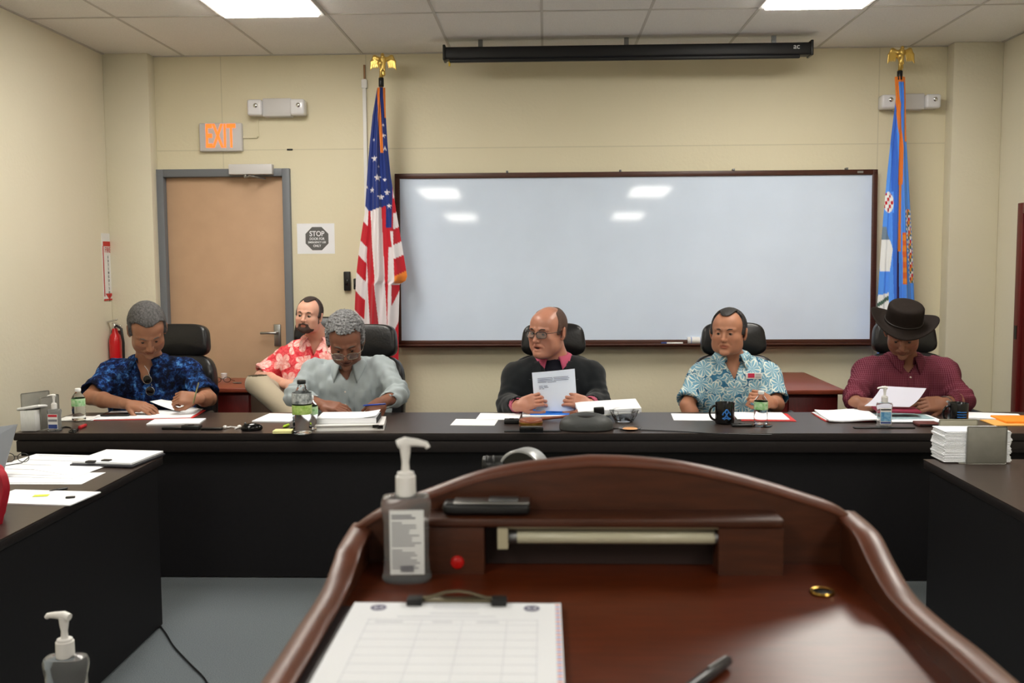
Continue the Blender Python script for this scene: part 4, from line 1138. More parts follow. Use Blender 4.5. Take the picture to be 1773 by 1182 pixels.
def shirt_collar(g, shirt, m, t, rn=.064, h=.022, fall=.04, tip=.035, opn=26, name='collar', spread=.05, lean=-.35, off=.005):
    nb = V(g['neck']); bv = bvh_of(shirt); b = MB(); vs = []; fs = []; n = 44
    for i in range(n+1):
        f = -1+2*i/n; sg = 1 if f > 0 else -1; th = math.radians(opn+(180-opn)*(1-abs(f)))*sg   # from one front edge round the back to the other
        bk = (1-math.cos(th))/2; d = V((math.sin(th), -math.cos(th), 0))
        zt_ = h+.028*bk; ctr = nb+V((0, lean*zt_, 0)); wf = max(0, abs(f)-.62)/.38
        rows = [nb+d*rn*.99+V((0, 0, -.012+.02*bk)), ctr+d*(rn-.002)+V((0, 0, zt_-.002)), ctr+d*(rn+.004)+V((0, 0, zt_+.002))]
        tgt = nb+d*(rn+.024+.01*bk)+V((0, 0, zt_-fall))+V((sg*spread*.35, -.02, -tip))*(wf**1.6)
        co, no, _, _ = bv.find_nearest(tgt)
        low = co+no*off if co is not None else tgt
        rows.append(rows[2].lerp(low, .5)+(no*.004 if no else V())); rows.append(low); rows.append(low-(no*.004 if no else V()))
        vs += rows
    k = 6
    for i in range(n):
        for j in range(k-1): a = i*k+j; fs.append((a, a+1, a+k+1, a+k))
    b.add(vs, fs, 0, True); o = b.build(name, m, t, auto=False)
    md = o.modifiers.new('thick', 'SOLIDIFY'); md.thickness = .0022; md.offset = 1
    return o
def button(g, bv, x, z, m, t, r=.0055):
    hit = bv.ray_cast(V((x, g['neck'][1]-.7, z)), V((0, 1, 0)), 2)[0]
    if hit is not None: MB().cyl(hit-V((0, .004, 0)), hit+V((0, .004, 0)), r, seg=12).build('button', m, t)
def placket(g, bv, m, t, x0, z0, x1, z1, w=.016, n=12):
    nb = V(g['neck']); y = nb.y-.1
    return drape((x0-w, y, z0), (x0+w, y, z0), (x1+w, y, z1), (x1-w, y, z1), [bv], .0015, n, .002).build('placket', m, t)
def P3(px, py, Y): return at(px, py, Y)
def fabric(name, rgb, rough=.85, **k): return mat(name, rgb, rough, spec=.2, sheen=.2, **k)
def node_shirt(name, build):
    m = mat(name, (200, 200, 200), .85, spec=.15); nt = m.node_tree; N = nt.nodes; L = nt.links
    tc = N.new('ShaderNodeTexCoord')
    def ramp(fac, stops):
        r = N.new('ShaderNodeValToRGB'); r.color_ramp.interpolation = 'LINEAR'
        while len(r.color_ramp.elements) < len(stops): r.color_ramp.elements.new(.5)
        for e, (p, c) in zip(r.color_ramp.elements, stops): e.position = p; e.color = (*srgb(*c), 1)
        L.new(fac, r.inputs[0]); return r.outputs[0]
    def noise(scale, detail=4, vec=None, dist=0, rough=.5):
        n = N.new('ShaderNodeTexNoise'); n.inputs['Scale'].default_value = scale; n.inputs['Detail'].default_value = detail
        n.inputs['Distortion'].default_value = dist; n.inputs['Roughness'].default_value = rough
        L.new(vec or tc.outputs['Object'], n.inputs['Vector']); return n
    def voro(scale, feature='F1', vec=None, rnd=1):
        n = N.new('ShaderNodeTexVoronoi'); n.feature = feature; n.inputs['Scale'].default_value = scale; n.inputs['Randomness'].default_value = rnd
        L.new(vec or tc.outputs['Object'], n.inputs['Vector']); return n
    def mix(f, a, b, mode='MIX'):
        x = N.new('ShaderNodeMix'); x.data_type = 'RGBA'; x.blend_type = mode
        for inp, v in ((0, f), (6, a), (7, b)):
            if isinstance(v, (int, float)): x.inputs[inp].default_value = v
            elif isinstance(v, tuple): x.inputs[inp].default_value = (*srgb(*v), 1)
            else: L.new(v, x.inputs[inp])
        return x.outputs[2]
    def math_(op, a, b=None, c=None):
        x = N.new('ShaderNodeMath'); x.operation = op
        for i, v in enumerate((a, b, c)):
            if v is None: continue
            if isinstance(v, (int, float)): x.inputs[i].default_value = v
            else: L.new(v, x.inputs[i])
        return x.outputs[0]
    def warp(amt, scale):
        n = noise(scale, 2); x = N.new('ShaderNodeVectorMath'); x.operation = 'SCALE'; x.inputs['Scale'].default_value = amt
        L.new(n.outputs['Color'], x.inputs[0]); y = N.new('ShaderNodeVectorMath'); y.operation = 'ADD'
        L.new(tc.outputs['Object'], y.inputs[0]); L.new(x.outputs[0], y.inputs[1]); return y.outputs[0]
    out = build(dict(N=N, L=L, tc=tc, ramp=ramp, noise=noise, voro=voro, mix=mix, math=math_, warp=warp))
    L.new(out, N['Principled BSDF'].inputs['Base Color']); return m
def flower(k, scale, seed, R=.42, lw=.035, petals=5):
    """outlines and fill of scattered five-petalled blossoms, drawn in the cloth's front plane"""
    N, L = k['N'], k['L']; m = k['math']
    mp = N.new('ShaderNodeMapping'); mp.inputs['Scale'].default_value = (scale, 0, scale); mp.inputs['Location'].default_value = (seed, 0, seed*.7)
    L.new(k['warp'](.02, 9), mp.inputs['Vector'])
    v = N.new('ShaderNodeTexVoronoi'); v.inputs['Scale'].default_value = 1; v.inputs['Randomness'].default_value = .75; L.new(mp.outputs[0], v.inputs['Vector'])
    d = N.new('ShaderNodeVectorMath'); d.operation = 'SUBTRACT'; L.new(mp.outputs[0], d.inputs[0]); L.new(v.outputs['Position'], d.inputs[1])
    sp = N.new('ShaderNodeSeparateXYZ'); L.new(d.outputs[0], sp.inputs[0])
    sc = N.new('ShaderNodeSeparateColor'); L.new(v.outputs['Color'], sc.inputs[0])
    ang = m('ADD', m('ARCTAN2', sp.outputs[2], sp.outputs[0]), m('MULTIPLY', sc.outputs[1], 6.28))
    r = m('SQRT', m('ADD', m('POWER', sp.outputs[0], 2), m('POWER', sp.outputs[2], 2)))
    pet = m('ABSOLUTE', m('COSINE', m('MULTIPLY', ang, petals/2)))
    bd = m('MULTIPLY', m('ADD', m('MULTIPLY', m('POWER', pet, .5), .62), .38), R)
    inside = m('LESS_THAN', r, bd); edge = m('LESS_THAN', m('ABSOLUTE', m('SUBTRACT', r, bd)), lw)
    vein = m('MULTIPLY', m('MULTIPLY', m('GREATER_THAN', pet, .975), inside), m('GREATER_THAN', r, .06))
    sep = m('MULTIPLY', m('MULTIPLY', m('LESS_THAN', pet, .13), inside), 1)
    return inside, m('MAXIMUM', edge, m('MAXIMUM', vein, sep)), sc.outputs[2]
def s_blue(k):
    n = k['noise'](30, 8, dist=.4, rough=.75); base = k['ramp'](n.outputs['Fac'], [(.36, (8, 12, 26)), (.49, (20, 32, 68)), (.57, (40, 86, 150)), (.67, (104, 160, 214))])
    n2 = k['noise'](7, 4); b2 = k['ramp'](n2.outputs['Fac'], [(.42, (60, 62, 84)), (.56, (255, 255, 255))])
    n3 = k['noise'](24, 4); c3 = k['ramp'](n3.outputs['Fac'], [(.5, (255, 255, 255)), (.64, (176, 150, 200))])
    return k['mix'](.8, k['mix'](.85, base, b2, 'MULTIPLY'), c3, 'MULTIPLY')
def s_coral(k):
    i1, e1, c1 = flower(k, 7.5, 3.3, .5, .02)
    n2 = k['noise'](38, 4, dist=1.2); inner = k['ramp'](n2.outputs['Fac'], [(.4, (250, 206, 200)), (.6, (240, 164, 156))])
    outer = k['ramp'](n2.outputs['Fac'], [(.36, (208, 50, 64)), (.58, (230, 88, 94)), (.7, (238, 134, 130))])
    a = k['mix'](i1, outer, inner); return k['mix'](k['math']('MULTIPLY', e1, .35), a, (222, 96, 100))
def s_teal(k):
    i1, e1, c1 = flower(k, 9.5, 1.7, .46, .03)
    i2, e2, c2 = flower(k, 15, 6.1, .5, .05, 3)
    n = k['noise'](6, 3); base = k['ramp'](n.outputs['Fac'], [(.4, (36, 84, 116)), (.6, (66, 120, 152))])
    f2 = k['mix'](k['math']('MULTIPLY', i2, .6), base, (118, 160, 176)); f2 = k['mix'](k['math']('MULTIPLY', e2, .75), f2, (196, 208, 202))
    a = k['mix'](i1, f2, k['mix'](c1, (128, 168, 186), (92, 142, 168))); return k['mix'](k['math']('MULTIPLY', e1, .9), a, (214, 220, 210))
def s_check(k):
    sp = k['N'].new('ShaderNodeSeparateXYZ'); k['L'].new(k['tc'].outputs['Object'], sp.inputs[0])
    def st(o, p): return k['math']('LESS_THAN', k['math']('FRACT', k['math']('MULTIPLY', o, 1/p)), .26)
    f = k['math']('ADD', k['math']('MULTIPLY', st(sp.outputs[0], .0095), .5), k['math']('MULTIPLY', st(sp.outputs[2], .0095), .35))
    n = k['noise'](4, 3); b = k['ramp'](n.outputs['Fac'], [(.3, (76, 24, 38)), (.7, (96, 34, 48))])
    return k['mix'](k['math']('MULTIPLY', f, .55), b, (158, 104, 120))
def s_grey(k):
    sp = k['N'].new('ShaderNodeSeparateXYZ'); k['L'].new(k['tc'].outputs['Object'], sp.inputs[0])
    f = k['math']('LESS_THAN', k['math']('FRACT', k['math']('MULTIPLY', sp.outputs[0], 160)), .3)
    return k['mix'](k['math']('MULTIPLY', f, .35), (164, 173, 176), (140, 152, 158))
M_SBLUE = node_shirt('blue_tropical_print', s_blue); M_SCORAL = node_shirt('coral_floral_print', s_coral)
M_STEAL = node_shirt('teal_hibiscus_print', s_teal); M_SCHECK = node_shirt('burgundy_fine_check', s_check); M_SGREY = node_shirt('grey_green_shirting', s_grey)
M_JACKET = fabric('charcoal_suiting', (20, 24, 28), noise=.25, nscale=200)
M_PINK = fabric('pink_shirting', (188, 84, 112)); M_NAVY = fabric('navy_undershirt', (18, 18, 30))
M_KHAKI = fabric('khaki_trousers', (176, 164, 142)); M_DARKTR = fabric('dark_trousers', (30, 30, 34)); M_BUTTON = mat('pale_button', (216, 206, 196), .35)
H_GREY = mat('salt_and_pepper_hair', (92, 90, 90), .75, noise=.6, nscale=120, bump=.7, bscale=420, stretch=(1, .5, .6), rgb2=(52, 50, 50))
H_SILVER = mat('silver_spiky_hair', (158, 158, 160), .75, noise=.6, nscale=110, bump=1, bscale=330, rgb2=(82, 82, 84))
H_BLACK = mat('black_hair', (28, 24, 24), .5, noise=.4, nscale=160, bump=.6, bscale=420, stretch=(1, .4, .4))
H_BROWN = mat('dark_brown_hair', (52, 38, 34), .6, noise=.4, nscale=160, bump=.7, bscale=420)
H_STUB = mat('shaved_grey_hair', (96, 66, 52), .75, noise=.35, nscale=240, bump=.3, bscale=500, rgb2=(58, 50, 46))
D2R = math.radians
CP = {}
# NB pic-left arm first, pic-right arm second
# ---------------------------------------------------------------- man in blue floral shirt (writing)
g1 = dict(head=P3(255, 570, 5.3), rot=(D2R(-29), D2R(37), D2R(-4)), hs=1.12, w=1.02, jaw=1.08, skin=(152, 106, 82), neck=P3(258, 626, 5.45), neck_r=.064,
          shoulders=[P3(194, 645, 5.47), P3(324, 641, 5.45)], elbows=[P3(156, 688, 5.28), P3(362, 690, 5.3)],
          wrists=[P3(222, 700, 5.12), P3(340, 690, 5.13)], pelvis=(P3(262, 640, 5.52).x, 5.52, .55), hair_m=H_GREY, hair_t=.012, hairline=.082, hair_n=.0016, hair_f=200,
          grey_brow=True, lid=.001, gaze=(0, -.9), stubble=(90, 66, 52),
          hands=[dict(d=(1, -.12, -.12), n=(.1, -.35, 1), side=-1, curl=(.45, .4, .38, .42), thumb=.3, sc=1.02),
                 dict(d=(-.9, -.25, .12), n=(.1, -.75, .65), side=1, curl=(1.05, 1.15, 1.2, 1.25), thumb=.85, sc=.98)])
m1, S1, body1, T1, R1 = person('man in blue tropical shirt bowed over papers, writing with a pen', g1)
sh1 = make_shirt(g1, 'shirt', M_SBLUE, m1, sleeve=.83, loose=1.08, neck_v=.12, neck_w=.062, wr=.006, seed=2)
trousers(g1, M_DARKTR, m1)
# ---------------------------------------------------------------- man in grey shirt (reading)
g3 = dict(head=P3(598, 588, 5.28), rot=(D2R(-10), D2R(29), D2R(-2)), hs=1.15, w=1.0, jaw=.95, skin=(130, 86, 68), neck=P3(604, 634, 5.43), neck_r=.06, mouth=.003,
          shoulders=[P3(548, 644, 5.46), P3(662, 638, 5.46)], elbows=[P3(512, 684, 5.3), P3(690, 684, 5.3)],
          wrists=[P3(558, 701, 5.1), P3(664, 695, 5.13)], pelvis=(P3(606, 640, 5.5).x, 5.52, .55), hair_m=H_SILVER, hair_t=.015, hairline=.082, hair_n=.006, hair_f=120,
          grey_brow=True, lid=.001, gaze=(0, -.9), stubble=(70, 50, 42),
          hands=[dict(d=(.93, -.2, -.1), n=(.1, -.45, 1), side=-1, curl=(.35, .4, .45, .5), thumb=.35, sc=1.05),
                 dict(d=(-.65, -.3, -.42), n=(-.1, -.9, .5), side=1, curl=(.75, .8, .85, .9), thumb=.7, sc=1.0)])
m3, S3, body3, T3, R3 = person('silver-haired man in a grey long-sleeved shirt and glasses, head bowed reading', g3)
sh3 = make_shirt(g3, 'shirt', M_SGREY, m3, sleeve=1.88, loose=1.06, neck_v=.085, neck_w=.062, wr=.0085, wf=30, seed=5)
trousers(g3, M_DARKTR, m3)
# ---------------------------------------------------------------- man in dark jacket (speaking)
g4 = dict(head=P3(948, 573, 5.38), rot=(D2R(33), D2R(4), D2R(2)), hs=1.11, w=1.04, jaw=1.16, double=True, skin=(182, 126, 104), neck=P3(958, 624, 5.46), neck_r=.07, mouth=.008, shiny=True,
          shoulders=[P3(893, 651, 5.47), P3(1024, 650, 5.47)], elbows=[P3(880, 700, 5.36), P3(1036, 694, 5.36)],
          wrists=[P3(900, 702, 5.13), P3(1018, 700, 5.15)], pelvis=(P3(958, 640, 5.5).x, 5.52, .55), hair_m=H_STUB, hair_t=.0045, hairline=.13, bald=True, hair_n=.0003,
          lid=.0035, gaze=(.3, 0), scalp=(96, 70, 58),
          hands=[dict(d=(.8, -.25, .32), n=(-.35, -.9, .3), side=-1, curl=(.75, .8, .9, 1.0), thumb=.35, sc=1.0),
                 dict(d=(-.8, -.25, .28), n=(.35, -.9, .3), side=1, curl=(.75, .8, .9, 1.0), thumb=.35, sc=1.0)])
m4, S4, body4, T4, R4 = person('balding man in a charcoal jacket and glasses, speaking and holding a sheet of paper', g4)
g4s = dict(g4); in4 = make_shirt(g4, 'shirt', M_PINK, m4, sleeve=1.93, loose=.93, neck_v=.085, neck_w=.07, wr=.001, seed=5)
sh4 = make_shirt(g4, 'jacket', M_JACKET, m4, sleeve=1.84, loose=1.14, neck_v=.24, neck_w=.092, wr=.0035, wf=26, seed=7, jacket=True)
trousers(g4, M_DARKTR, m4)
# ---------------------------------------------------------------- man in teal floral shirt
g5 = dict(head=P3(1261, 575, 5.42), rot=(D2R(23), D2R(0), D2R(0)), hs=1.04, w=1.08, jaw=1.15, skin=(172, 120, 94), neck=P3(1266, 622, 5.5), neck_r=.06,
          shoulders=[P3(1213, 656, 5.5), P3(1329, 650, 5.5)], elbows=[P3(1190, 702, 5.36), P3(1345, 700, 5.36)],
          wrists=[(P3(1212, 720, 5.2).x, 5.33, .64), P3(1334, 697, 5.2)], pelvis=(P3(1264, 640, 5.5).x, 5.55, .55), hair_m=H_BLACK, hair_t=.01, hairline=.088, recede=True, hair_n=.0012,
          lid=.0032, gaze=(-.2, 0),
          hands=[dict(d=(.3, -.2, -.9), n=(-.3, -.9, .2), side=-1, curl=(.4,)*4, thumb=.3),
                 dict(d=(-.75, -.3, .4), n=(.2, -.85, .5), side=1, curl=(1.1, 1.15, 1.2, 1.3), thumb=.8, sc=.98)])
m5, S5, body5, T5, R5 = person('black-haired man in a teal hibiscus shirt sitting upright behind the mug', g5)
sh5 = make_shirt(g5, 'shirt', M_STEAL, m5, sleeve=.86, loose=1.08, neck_v=.1, neck_w=.06, wr=.003, seed=12)
trousers(g5, M_DARKTR, m5)
# ---------------------------------------------------------------- man in the hat
g6 = dict(head=P3(1564, 572, 5.32), rot=(D2R(21), D2R(32), D2R(0)), hs=1.08, w=1.0, jaw=1.0, skin=(136, 92, 72), neck=P3(1566, 626, 5.46), neck_r=.06,
          shoulders=[P3(1503, 646, 5.48), P3(1636, 643, 5.48)], elbows=[P3(1478, 688, 5.32), P3(1664, 692, 5.32)],
          wrists=[P3(1484, 697, 5.16), P3(1634, 698, 5.12)], pelvis=(P3(1566, 640, 5.5).x, 5.54, .55), hair_m=H_GREY, hair_t=.008, hairline=.06, grey_brow=True, lid=.001,
          gaze=(0, -.9), stubble=(80, 60, 50),
          hands=[dict(d=(.75, -.3, -.05), n=(0, -.6, .8), side=-1, curl=(.35, .45, .6, .7), thumb=.5, sc=1.0),
                 dict(d=(-.95, -.15, -.02), n=(.1, -.8, .6), side=1, curl=(.5, .55, .6, .7), thumb=.5, sc=1.05)])
m6, S6, body6, T6, R6 = person('man in a wide-brimmed dark hat and burgundy check shirt, looking down at a sheet', g6)
sh6 = make_shirt(g6, 'shirt', M_SCHECK, m6, sleeve=1.7, loose=1.12, neck_v=.05, neck_w=.064, wr=.008, wf=30, seed=15)
trousers(g6, M_DARKTR, m6)
# ---------------------------------------------------------------- man in coral shirt, seated behind
g2 = dict(head=P3(535, 546, 6.1), rot=(D2R(6), D2R(-3), D2R(5)), hs=.93, w=1.0, jaw=1.05, skin=(216, 164, 142), neck=P3(550, 587, 6.2), neck_r=.06,
          shoulders=[P3(492, 623, 6.2), P3(606, 615, 6.2)], elbows=[P3(452, 652, 6.12), P3(620, 665, 6.05)],
          wrists=[P3(496, 665, 5.86), P3(545, 672, 5.86)], pelvis=(P3(560, 640, 6.2).x, 6.12, .56), hair_m=H_BROWN, hair_t=.009, hairline=.088, recede=True, hair_n=.0012,
          lid=.0022, gaze=(-.3, -.3),
          hands=[dict(d=(.95, -.1, -.15), n=(0, -.7, .7), side=-1, curl=(.5,)*4, thumb=.4),
                 dict(d=(-.9, -.1, -.15), n=(0, -.7, .7), side=1, curl=(.5,)*4, thumb=.4)])
m2, S2, body2, T2, R2 = person('bearded man in a coral floral shirt leaning back beside the credenza, leg crossed', g2)
sh2 = make_shirt(g2, 'shirt', M_SCORAL, m2, sleeve=.9, loose=1.12, neck_v=.1, neck_w=.064, wr=.004, seed=21)
S = SDF(); pel = V(g2['pelvis']); kn = P3(446, 664, 5.78); an = P3(530, 742, 5.55)
S.cone(pel+V((-.1, .02, .02)), pel+V((.1, .02, .02)), .12, .12, .04)
S.cone(pel+V((-.09, 0, 0)), kn, .092, .066, .04); S.cone(kn, an, .07, .058, .02)
kn2 = V((pel.x+.16, pel.y-.45, .52)); an2 = V((pel.x+.14, pel.y-.5, .1))
S.cone(pel+V((.09, 0, 0)), kn2, .092, .068, .04); S.cone(kn2, an2, .066, .052, .02)
S.build('trousers', M_KHAKI, m2, (kn.x-.15, an.y-.25, .04), (pel.x+.4, pel.y+.2, .85), .008, post=lambda P, d: d+.004*wob(P, 34, 4))
MB().ball(an+V((.1, -.03, -.01)), (.13, .05, .045)).build('shoe', M_BLACK, m2)
MB().ball(an2+V((0, -.08, -.065)), (.045, .13, .036)).build('shoe', M_BLACK, m2)

# ================================================================== collars, plackets, buttons, lapels, glasses, hat
def cpt(g, dx, dy, dz): n = V(g['neck']); return n+V((dx, dy, dz))
bv1, bv3, bv5, bv6, bv2, bv4, bvi = [bvh_of(o) for o in (sh1, sh3, sh5, sh6, sh2, sh4, in4)]
shirt_collar(g1, sh1, M_SBLUE, m1, rn=.07, opn=32, tip=.045, spread=.08)
shirt_collar(g3, sh3, M_SGREY, m3, rn=.068, opn=26, tip=.06, fall=.045, spread=.06)
shirt_collar(g5, sh5, M_STEAL, m5, rn=.068, opn=30, tip=.045, spread=.06, h=.03)
shirt_collar(g6, sh6, M_SCHECK, m6, rn=.07, opn=20, tip=.04, spread=.05, h=.03)
shirt_collar(g2, sh2, M_SCORAL, m2, rn=.072, opn=36, tip=.05, spread=.1, h=.012)
shirt_collar(g4, in4, M_PINK, m4, rn=.077, opn=22, tip=.04, spread=.05, h=.026, off=.004)
for g, bv, m_, t_, mb, zz in ((g3, bv3, M_SGREY, m3, M_BUTTON, (-.13, -.2, -.27)), (g6, bv6, M_SCHECK, m6, M_BUTTON, (-.075, -.155, -.235)), (g5, bv5, M_STEAL, m5, M_BUTTON, (-.14, -.22)), (g2, bv2, M_SCORAL, m2, M_BLACK, (-.13, -.2)), (g1, bv1, M_SBLUE, m1, M_BLACK, (-.17, -.24))):
    n = V(g['neck']); placket(g, bv, m_, t_, n.x, n.z+zz[0]+.02, n.x-.004, n.z-.34)
    for z_ in zz: button(g, bv, n.x-.002, n.z+z_, mb, t_)
# chest pocket of the grey shirt
n = V(g3['neck']); drape((n.x+.05, n.y-.1, n.z-.13), (n.x+.14, n.y-.1, n.z-.12), (n.x+.145, n.y-.1, n.z-.25), (n.x+.05, n.y-.1, n.z-.26), [bv3], .002, 8, .002).build('chest_pocket', M_SGREY, m3)
# lapels, undershirt
n = V(g4['neck'])
for s in (-1, 1):
    drape((n.x+s*.075, n.y, n.z+.005), (n.x+s*.105, n.y, n.z+.0), (n.x+s*.125, n.y, n.z-.1), (n.x+s*.062, n.y, n.z-.1), [bv4], .006, 8, .007).build('lapel', M_JACKET, m4)
    drape((n.x+s*.062, n.y, n.z-.105), (n.x+s*.135, n.y, n.z-.09), (n.x+s*.03, n.y, n.z-.27), (n.x+s*.012, n.y, n.z-.27), [bv4], .006, 8, .007).build('lapel', M_JACKET, m4)
Su = SDF(); Su.frame(); Su.cone(n+V((0, .005, -.1)), n+V((0, -.004, .012)), .118, .077, .02); Su.fn(lambda q: -(q[:, 2]-n.z-.016+.35*(q[:, 1]-n.y+.07)), (n.x, n.y, n.z), 1, .004, 's')
Su.build('undershirt', M_NAVY, m4, (n.x-.15, n.y-.15, n.z-.2), (n.x+.15, n.y+.15, n.z+.1), .005)
for z_ in (-.07, -.13): button(g4, bvi, n.x+.004, n.z+z_, M_BUTTON, m4, .005)
def glasses(g, t, T, m_frame, m_lens, rx_=.0245, rz_=.017, r=.0013, y=-.112, z=-.004, top=None):
    o = None; b = MB()
    for s in (-1, 1):
        c = V((s*.033, y, z)); pts = []
        for i in range(28):
            a = 2*PI*i/28; ca, sa = math.cos(a), math.sin(a)
            x_ = math.copysign(abs(ca)**.6, ca)*rx_; z_ = math.copysign(abs(sa)**.65, sa)*rz_
            pts.append(T((c.x+x_, c.y+abs(c.x+x_)**2*3.2, c.z+z_)))
        rr = [r*(top or 1) if math.sin(2*PI*i/28) > .2 else r for i in range(28)]
        b.tube(pts, rr, 8, closed=True)
        b.tube([T((s*(.033+rx_-.001), y+.011, z+.008)), T((s*.079, y+.035, z+.01)), T((s*.087, -.03, z+.012)), T((s*.089, .01, z+.012)), T((s*.085, .03, z-.008))], r*1.15)
    b.tube([T((-.01, y+.001, z+.004)), T((0, y-.002, z+.007)), T((.01, y+.001, z+.004))], r)
    o = b.build('eyeglasses', m_frame, t)
    for s in (-1, 1):
        L_ = MB(); vs = [T((s*.033, y+.0035, z))]
        for i in range(24):
            a = 2*PI*i/24; ca, sa = math.cos(a), math.sin(a); x_ = s*.033+math.copysign(abs(ca)**.6, ca)*rx_*.97
            vs.append(T((x_, y+x_**2*3.2, z+math.copysign(abs(sa)**.65, sa)*rz_*.97)))
        L_.add(vs, [(0, i+1, (i+1) % 24+1) for i in range(24)], 0, True).build('lens', m_lens, o)
    return o
M_LENS = mat('spectacle_lens', (225, 232, 236), .03, trans=.9, ior=1.1, spec=.6)
M_LENSD = mat('tinted_spectacle_lens', (212, 214, 212), .04, trans=.85, ior=1.1, spec=.8)
M_RIM = mat('thin_metal_rim', (150, 140, 128), .25, metal=1); M_RIMD = mat('dark_rim', (26, 20, 20), .25)
glasses(g3, m3, T3, M_RIM, M_LENS, z=-.018, y=-.118, r=.0018)
glasses(g4, m4, T4, M_RIMD, M_LENSD, top=2.0, r=.0014, rx_=.0265, rz_=.016)
# facial hair of the bearded man
Sb = SDF(); Sb.frame(g2['head'], Rot(*g2['rot']), g2['hs'])
Sb.ell((0, -.046, -.086), (.052, .052, .035), .01)
Sb.ell((0, -.083, -.097), (.027, .0205, .022), .015)
for s in (-1, 1):
    Sb.cone((s*.066, -.012, -.04), (s*.048, -.05, -.085), .01, .014, .015); Sb.cone((s*.069, -.01, -.0), (s*.066, -.014, -.045), .006, .011, .01)
    Sb.cone((0, -.106, -.0535), (s*.026, -.095, -.062), .0055, .006, .006); Sb.cone((s*.026, -.095, -.062), (s*.03, -.086, -.088), .006, .01, .01)
Sb.ell((0, -.11, -.07), (.0185, .02, .0095), .005, 's')
Sb.box((0, -.07, -.033), (.056, .06, .0165), .01, .008, 's')
M_BEARD = mat('dark_beard', (84, 64, 58), .8, noise=.4, nscale=200, bump=.8, bscale=500)
h_ = V(g2['head']); Sb.build('beard', M_BEARD, m2, [h_[k]-.16 for k in range(3)], [h_[k]+.14 for k in range(3)], .003, post=lambda P, d: d+.0012*vnoise(P, 260, 2))
# hat
M_HAT = mat('dark_brown_felt', (27, 18, 13), .8, spec=.2, noise=.25, nscale=90, bump=.3, bscale=300)
b = MB(); vs = []; fs = []; n = 56
HT = lambda v: T6(ry(.17) @ rx(-.2) @ V(v)+V((0, .0, .044)))
prof = [(.16, .0), (.154, .003), (.125, .0), (.1, .002), (.09, .008), (.089, .03), (.088, .068), (.086, .085), (.079, .094), (.06, .096), (.03, .096), (.0, .096)]
for r_, z_ in prof:
    for i in range(n):
        a = 2*PI*i/n; x_, y_ = math.sin(a), -math.cos(a); sx = .98 if r_ < .11 else 1.0; sy = 1.12 if r_ < .11 else 1.0
        zz = z_+(max(0, (r_-.095))/.065)**1.3*(.045*x_*x_-.022*y_*y_) if r_ > .095 else z_
        vs.append(HT((x_*r_*sx, y_*r_*sy+.008, zz)))
for j in range(len(prof)-1):
    for i in range(n): k = (i+1) % n; fs.append((j*n+i, j*n+k, (j+1)*n+k, (j+1)*n+i))
b.add(vs, fs, 0, True); hat = b.build('hat', M_HAT, m6, auto=False)
md = hat.modifiers.new('thick', 'SOLIDIFY'); md.thickness = .003
b = MB(); pts = [HT((math.sin(2*PI*i/40)*.0905*.98, -math.cos(2*PI*i/40)*.0905*1.12+.008, .014)) for i in range(40)]
b.tube(pts, .0035, 8, closed=True); b.build('hat_band', mat('dark_leather_band', (24, 18, 15), .4), hat)
# watch and rings
def band(t, p, d, r, w_, m_, nm):
    d = V(d).normalized(); R = d.to_track_quat('Z', 'Y').to_matrix()
    return MB().lathe([(r, -w_/2), (r+.0025, -w_/2), (r+.0025, w_/2), (r, w_/2)], p, 24, R, cap=False).build(nm, m_, t)
e_, w_ = V(g6['elbows'][1]), V(g6['wrists'][1]); dd = (w_-e_).normalized()
wb_ = band(m6, w_-dd*.02, dd, .034, .014, M_METAL, 'wristwatch')
MB().cyl(w_-dd*.02+V((0, -.033, .004)), w_-dd*.02+V((0, -.041, .005)), .015).build('watch_face', M_STEEL, wb_)
def ring_on(t, g, i, fi, m_, nm='ring'):
    h = g['hands'][i]; d = V(h['d']).normalized(); n = V(h['n']); n = (n-n.dot(d)*d).normalized(); y = n.cross(d)*h['side']; sc = h.get('sc', 1)
    yy = (.0285, .0095, -.0095, -.028)[fi]; a = h['curl'][fi]*.7; dirv = (d*math.cos(a)-n*math.sin(a)).normalized()
    p = V(g['wrists'][i])+(d*.088+y*yy)*sc+dirv*.022*sc
    band(t, p, dirv, .0098, .005, m_, nm)
ring_on(m6, g6, 0, 2, M_METAL); ring_on(m3, g3, 1, 2, M_METAL)
